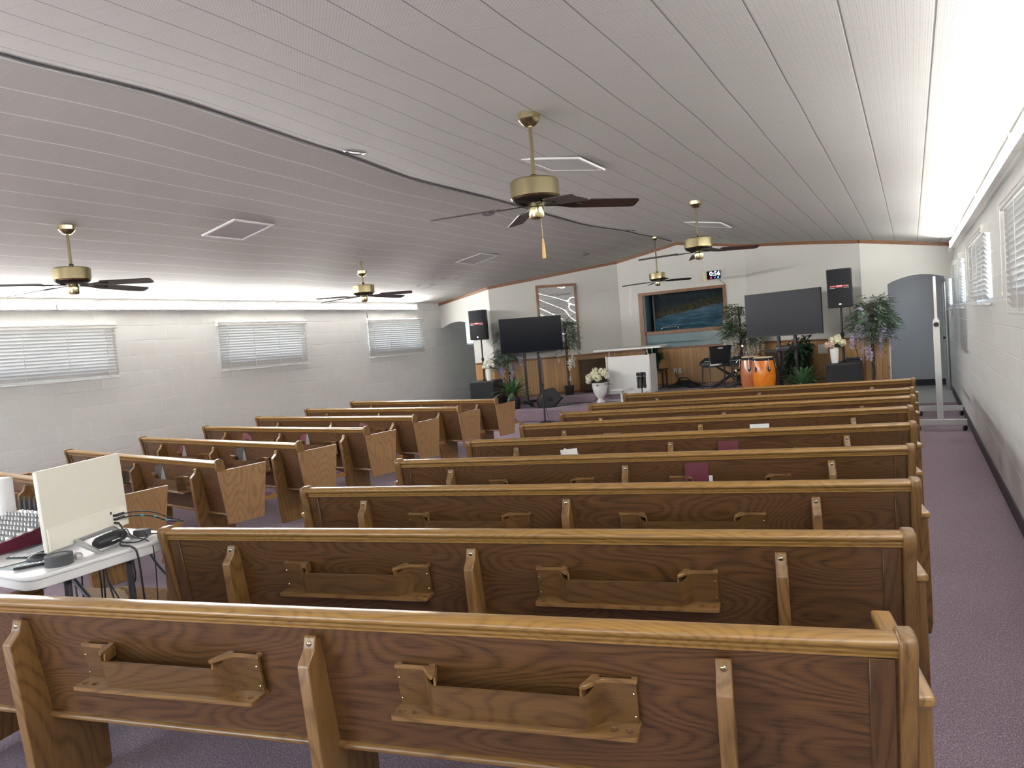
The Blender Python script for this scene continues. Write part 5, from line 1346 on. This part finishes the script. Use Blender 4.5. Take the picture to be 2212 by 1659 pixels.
MB().lathe([(.008, 0), (.0, .001)], 12, M=tilt @ Matrix.Translation((.135, -.024, .088)) @ Matrix.Rotation(PI / 2, 4, 'X')).build('lock_slot', M['darkgrey'], t)
fr = MB()
for x0, x1 in ((-.125, -.105), (.115, .135)): fr.prism([(-.022, .055), (-.03, .075), (-.165, .008), (-.165, .0), (-.15, .0)], x0, x1, 'x')
fr.box(-.125, .135, -.035, -.022, .055, .075).box(-.125, .135, -.17, -.155, 0, .008)
fr.build('stand_frame', M['silver'], t, bevel=.003)
for k, (x, z, mt) in enumerate(((.150, .072, 'black'), (.150, .052, 'black'), (.150, .034, 'black'))):
    MB().tube([tilt @ Vector((x, -.024, z)), tilt @ Vector((x + .002, -.034, z)), tilt @ Vector((x + .045, -.05, z + .002))] if k < 2 else [tilt @ Vector((x, -.024, z)), tilt @ Vector((x, -.05, z - .004))], .0065, 8).build('plug', M[mt], t)
def tl_(p): return t.matrix_basis @ Vector(p)
comp = t
bpy.context.view_layer.update()
Mc = Matrix.Translation((-3.640, 2.035, TZ)) @ Matrix.Rotation(ma, 4, 'Z')
def cw(x, y, z): return tuple(Mc @ Vector((x, y, z)))
# cords trailing from the back of the computer
cable('usb_cable', [cw(.195, -.05, .122), cw(.27, -.07, .115), cw(.36, -.10, .085), cw(.44, -.14, .03), cw(.50, -.15, .008)], .0035, 'black', 'upper black cable trailing from the back of the computer to the pew end')
cable('usb_cable', [cw(.195, -.05, .102), cw(.26, -.07, .095), cw(.34, -.10, .07), cw(.41, -.14, .025), cw(.47, -.19, .008)], .0045, 'black', 'black cable wrapped in teal tape trailing from the computer')
for a_, b_ in (((.275, -.0745, .0915), (.295, -.081, .086)), ((.345, -.102, .068), (.362, -.108, .060)), ((.395, -.132, .036), (.408, -.138, .027))):
    o = MB().tube([cw(*a_), cw(*b_)], .0058, 8).build('tape_band', M['bluegreen']); o.parent = bpy.data.objects['usb_cable.001']
cable('computer_cable', [cw(.150, -.05, .08), cw(.10, -.11, .06), cw(.03, -.155, .03), cw(-.02, -.19, .012), cw(-.03, -.262, .004), cw(-.028, -.287, -.05), cw(-.02, -.292, -.3), cw(.03, -.28, -.7)], .005, 'black', 'thick black cord dropping over the table edge beside the computer stand')
cable('audio_cable', [cw(.10, -.10, .05), cw(.09, -.14, .065), cw(.075, -.18, .03), cw(.08, -.262, .004), cw(.083, -.288, -.05), cw(.07, -.29, -.3), cw(.02, -.28, -.72)], .003, 'black', 'thin black cord looped over the silver computer stand')
# sound bar of cables and boxes behind the computer stand
t = thing('desktop_speaker', 'black oval desktop speaker lying inside the silver computer stand', 'speaker', cw(.02, -.10, 0.0), ma)
MB().lathe([(0, -.10), (.02, -.098), (.03, -.08), (.034, 0), (.03, .08), (.02, .098), (0, .10)], 18, M=Matrix.Translation((0, 0, .036)) @ Matrix.Rotation(PI / 2, 4, 'Y')).build('body', M['black'], t)
MB().box(-.03, .03, -.035, -.033, .03, .034).build('badge', M['whiteink'], t, smooth=0)
t = thing('tape_roll', 'roll of black tape standing at the corner of the white table', 'tape', (-3.485, 1.80, TZ))
MB().lathe([(.036, 0), (.058, 0), (.058, .048), (.036, .048), (.036, 0)], 40).build('tape', M['greyplastic'], t)
MB().lathe([(.034, .001), (.0362, .001), (.0362, .047), (.034, .047), (.034, .001)], 40).build('core', M['silver'], t)
t = thing('computer_mouse', 'black computer mouse on the printed mat', 'mouse', (-3.67, 1.805, TZ + .003), .5)
MB().ball((0, 0, .004), .032, 20, 12, 1.75, 1.05, 1.0).build('body', M['black'], t)
bpy.context.view_layer.objects.active = None
o = MB().prism(rrect(-.13, .13, -.10, .10, .015, 4), 0, .003, 'z').build('mouse_mat', M['mat'], bevel=0); o.location = (-3.75, 1.75, TZ); o.rotation_euler = (0, 0, .25)
tag(o, 'pale blue printed mouse mat at the near corner of the table', 'mat')
t = thing('remote_control', 'slim black remote control with a row of white buttons on the table edge', 'remote', (-3.585, 1.735, TZ + .004), 1.05)
MB().box(-.075, .075, -.018, .018, 0, .012).build('case', M['black'], t, bevel=.004)
mb = MB()
for k in range(9): mb.box(-.062 + k * .014, -.053 + k * .014, .002, .010, .012, .0145)
mb.build('buttons', M['whiteink'], t, smooth=0)
t = thing('power_adapter', 'small black power adapter on the far end of the table', 'adapter', (-3.535, 2.245, TZ), .5)
MB().box(-.036, .036, -.024, .024, 0, .042).build('case', M['greyplastic'], t, bevel=.004)
MB().box(-.05, .05, -.028, .03, 0, .006).build('base_plate', M['paper'], t, bevel=.001)
cable('adapter_cable', [(-3.50, 2.25, TZ + .02), (-3.46, 2.22, TZ + .012), (-3.44, 2.15, TZ + .008), (-3.52, 2.13, TZ + .008), (-3.60, 2.18, TZ + .008), (-3.58, 2.24, TZ + .012), (-3.48, 2.30, TZ + .009)], .0035, 'black', 'black cord coiled round the small power adapter')
o = MB().ball((0, 0, .014), .026, 9, 6, 1.2, .9, .7).build('crumpled_wrapper', M['foil'], smooth=0); o.location = (-3.49, 1.885, TZ); tag(o, 'crumpled clear wrapper beside the tape roll', 'wrapper')
t = thing('computer_keyboard', 'black computer keyboard with white lettered keys behind the computer', 'keyboard', (-3.865, 1.94, TZ), ma)
MB().box(-.17, .2, -.065, .065, 0, .014).build('case', M['black'], t, bevel=.004)
mb = MB()
for r_ in range(4):
    for k in range(15): mb.box(-.160 + k * .0235, -.141 + k * .0235, -.055 + r_ * .028, -.033 + r_ * .028, .0142, .0185)
mb.build('keys', M['whiteink'], t, smooth=0)
for i, (x, y, rz, lab) in enumerate(((-3.93, 1.76, .3, 'loose white sheet under the mixer edge'), (-3.86, 1.72, -.15, 'curled white sheet overlapping the mouse mat'))):
    o = MB().box(-.13, .13, -.09, .09, 0, .0012).build('paper_sheet', M['paper'], smooth=0); o.location = (x, y, TZ + .0035 + i * .002); o.rotation_euler = (0, 0, rz); tag(o, lab, 'paper')
# mixer: sloping silver top with rows of knobs, burgundy sides
t = thing('audio_mixer', 'audio mixer with burgundy side and rows of grey knobs on the table', 'mixer', (-4.27, 1.93, TZ), .05)
def mzz(y): return .062 + (y + .24) * .14
for x0 in (.255, -.275): MB().prism([(-.25, 0.01), (-.25, .05), (.25, .12), (.25, .012)], x0, x0 + .02, 'x').build('side_cheek', M['redmix'], t, bevel=.004)
MB().prism([(-.245, 0.0), (-.245, .052), (.245, .122), (.245, .0)], -.255, .255, 'x').build('case', M['silver'], t, bevel=.003)
text('AL', .045, M['faintred'], t, (.2755, .13, .075), (PI / 2, 0, PI / 2), 'lettering')
kb = MB()
for i in range(16):
    for j in range(6):
        x = -.235 + i * .031; y = -.11 + j * .055; z = .0535 + (y + .245) * .143
        kb.lathe([(.0085, 0), (.008, .006), (.006, .016), (.004, .018), (0, .018)], 8, c=(x, y, z))
k_ = kb.build('knob', M['silver'], t); k_['kind'] = 'stuff'
fb = MB()
for i in range(16):
    x = -.235 + i * .031; y = -.185; z = .0535 + (y + .245) * .143
    fb.box(x - .006, x + .006, y - .02 + (i % 5) * .006, y - .004 + (i % 5) * .006, z, z + .012)
f_ = fb.build('fader', M['silver'], t, smooth=0); f_['kind'] = 'stuff'
for k in range(5):
    p_ = thing('cable_plug', 'black cable plug standing in the back of the mixer', 'plug', (-4.45 + k * .052, 2.13, TZ + .113), 0, 'plugs in the back of the mixer')
    MB().lathe([(.0095, 0), (.0095, .022), (.0085, .024)], 12).build('metal_sleeve', M['chrome'], p_)
    MB().lathe([(.0105, .022), (.0105, .065), (.006, .085), (.004, .10)], 12).build('grip', M['black'], p_)
t = thing('white_monitor_box', 'white rounded device at the left edge of the table', 'device', (-4.83, 2.15, TZ), .2)
MB().prism(rrect(-.16, .16, -.05, .05, .035, 5), 0, .30, 'z').build('shell', M['plastic'], t, bevel=.01, seg=3)
MB().box(-.08, .02, -.012, .012, .299, .302).build('top_slot', M['black'], t, smooth=0)
# cords hanging below the table, open carton on the floor
rndc = random.Random(5)
for k, (x, y, d) in enumerate(((-4.55, 2.31, 0), (-4.45, 2.33, 0), (-4.25, 2.32, 0), (-4.20, 2.34, 0), (-4.16, 2.31, 0), (-4.12, 2.33, 0), (-4.0, 2.33, 0), (-3.55, 2.34, 0), (-3.50, 2.335, 0))):
    nm = ['leftmost', 'second', 'third', 'fourth', 'fifth', 'sixth', 'seventh', 'eighth', 'rightmost'][k]
    pts = [(x, y - .05, TZ - .07), (x + .01, y + .07, TZ - .08)] if False else [(x, y + .075, TZ - .05)]
    pts += [(x + rndc.uniform(-.05, .05), y + .08 + rndc.uniform(-.02, .04), .45), (x + rndc.uniform(-.1, .1), y + .09, .2), (x + rndc.uniform(-.12, .12), y + .1, .012), (x + rndc.uniform(-.3, .3), y + .3, .01)]
    cable('hanging_cable', pts, .005, 'black', '%s of the black cables hanging behind the white table' % nm)
cable('hanging_cable', [(-3.44, 2.40, .66), (-3.5, 2.42, .50), (-3.62, 2.45, .44), (-3.72, 2.43, .52), (-3.78, 2.40, .67)], .007, 'black', 'thick black cable hanging in a loop under the far table corner')
t = thing('cardboard_box', 'open cardboard box with a raised flap below the white table', 'box', (-4.42, 2.66, 0), .17)
MB().box(-.19, .19, -.13, -.126, 0, .2).box(-.19, .19, .126, .13, 0, .2).box(-.19, -.186, -.126, .126, 0, .2).box(.186, .19, -.126, .126, 0, .2).box(-.186, .186, -.126, .126, 0, .005).build('carton', M['card'], t, smooth=0)
MB().box(-.19, .19, -.002, .002, 0, .115, Matrix.Translation((0, -.128, .2)) @ Matrix.Rotation(math.radians(28), 4, 'X')).build('flap', M['card'], t, smooth=0)
MB().box(-.19, .19, -.002, .002, 0, .115, Matrix.Translation((0, .128, .2)) @ Matrix.Rotation(math.radians(-168), 4, 'X')).build('flap', M['card'], t, smooth=0)
# cords on the carpet under the nearest pew
for k, pts in enumerate(([(-3.4, 1.15, .008), (-3.1, 1.32, .008), (-2.85, 1.4, .008)], [(-3.4, 1.0, .008), (-3.1, 1.18, .008), (-2.8, 1.22, .008)])):
    cable('floor_cable', pts, .006, 'black', '%s black cable lying on the carpet at the lower left corner' % ('farther', 'nearer')[k])

# ------------------------------------------------------------------ light, sky, camera
struct(MB().box(-60, 60, -60, 60, -.3, -.12).build('ground', M['ground'], smooth=0))
for k, (x0, x1, z0, z1) in enumerate(REAR_FILL):  # frames and panes of the added rear glazing that brightens the room
    f = plate(rect(x0, x1, z0, z1), [rect(x0 + .06, (x0 + x1) / 2 - .03, z0 + .06, z1 - .06), rect((x0 + x1) / 2 + .03, x1 - .06, z0 + .06, z1 - .06)], YREAR - .12, YREAR - .08, 'y').build('window_%d' % (9 + k), M['alu'], smooth=0)
    struct(f)
    MB().box(x0 + .05, x1 - .05, YREAR - .102, YREAR - .098, z0 + .05, z1 - .05).build('window_pane', M['glass'], f, smooth=0)

w = bpy.data.worlds.new('sky'); SC.world = w; w.use_nodes = True
nt = w.node_tree; bg = nt.nodes['Background']
sky = nt.nodes.new('ShaderNodeTexSky'); sky.sky_type = 'NISHITA'; sky.sun_disc = False
sky.sun_elevation = math.radians(48); sky.sun_rotation = math.radians(200); sky.altitude = 300; sky.dust_density = 1.5
nt.links.new(sky.outputs[0], bg.inputs['Color']); bg.inputs['Strength'].default_value = SKY_STRENGTH
sun = bpy.data.lights.new('sun', 'SUN'); sun.energy = SUN_ENERGY; sun.angle = math.radians(.6); sun.color = (1, .95, .87)
so = bpy.data.objects.new('sun', sun); COL.objects.link(so); so.rotation_euler = (math.radians(38), 0, math.radians(10))
M['tube'].node_tree.nodes['Principled BSDF'].inputs['Emission Strength'].default_value = TUBE
M['tube_r'].node_tree.nodes['Principled BSDF'].inputs['Emission Strength'].default_value = TUBE_R

# camera: phone main lens, held a little turned
FPX = 1550.0
yaw, pitch, roll = (math.radians(v) for v in (29.36, -3.35, -4.67))
fwd = Vector((-math.sin(yaw) * math.cos(pitch), math.cos(yaw) * math.cos(pitch), math.sin(pitch)))
r0 = Vector((math.cos(yaw), math.sin(yaw), 0)); u0 = r0.cross(fwd)
rt = r0 * math.cos(roll) + u0 * math.sin(roll); upv = -r0 * math.sin(roll) + u0 * math.cos(roll)
cam = bpy.data.cameras.new('camera'); co = bpy.data.objects.new('camera', cam); COL.objects.link(co)
cam.sensor_width = 36; cam.lens = 36 * FPX / 2212; cam.clip_start = .02; cam.clip_end = 300
mw = Matrix.Identity(4)
for i in range(3): mw[i][0] = rt[i]; mw[i][1] = upv[i]; mw[i][2] = -fwd[i]; mw[i][3] = (0, 0, 1.595)[i]
co.matrix_world = mw
SC.camera = co
vs = SC.view_settings
SC.display_settings.display_device = 'sRGB'
vs.view_transform = 'Standard'; vs.look = 'None'; vs.gamma = 1.0; vs.use_curve_mapping = False; vs.exposure = EXPOSURE
try: SC.cycles.use_denoising = True
except Exception: pass
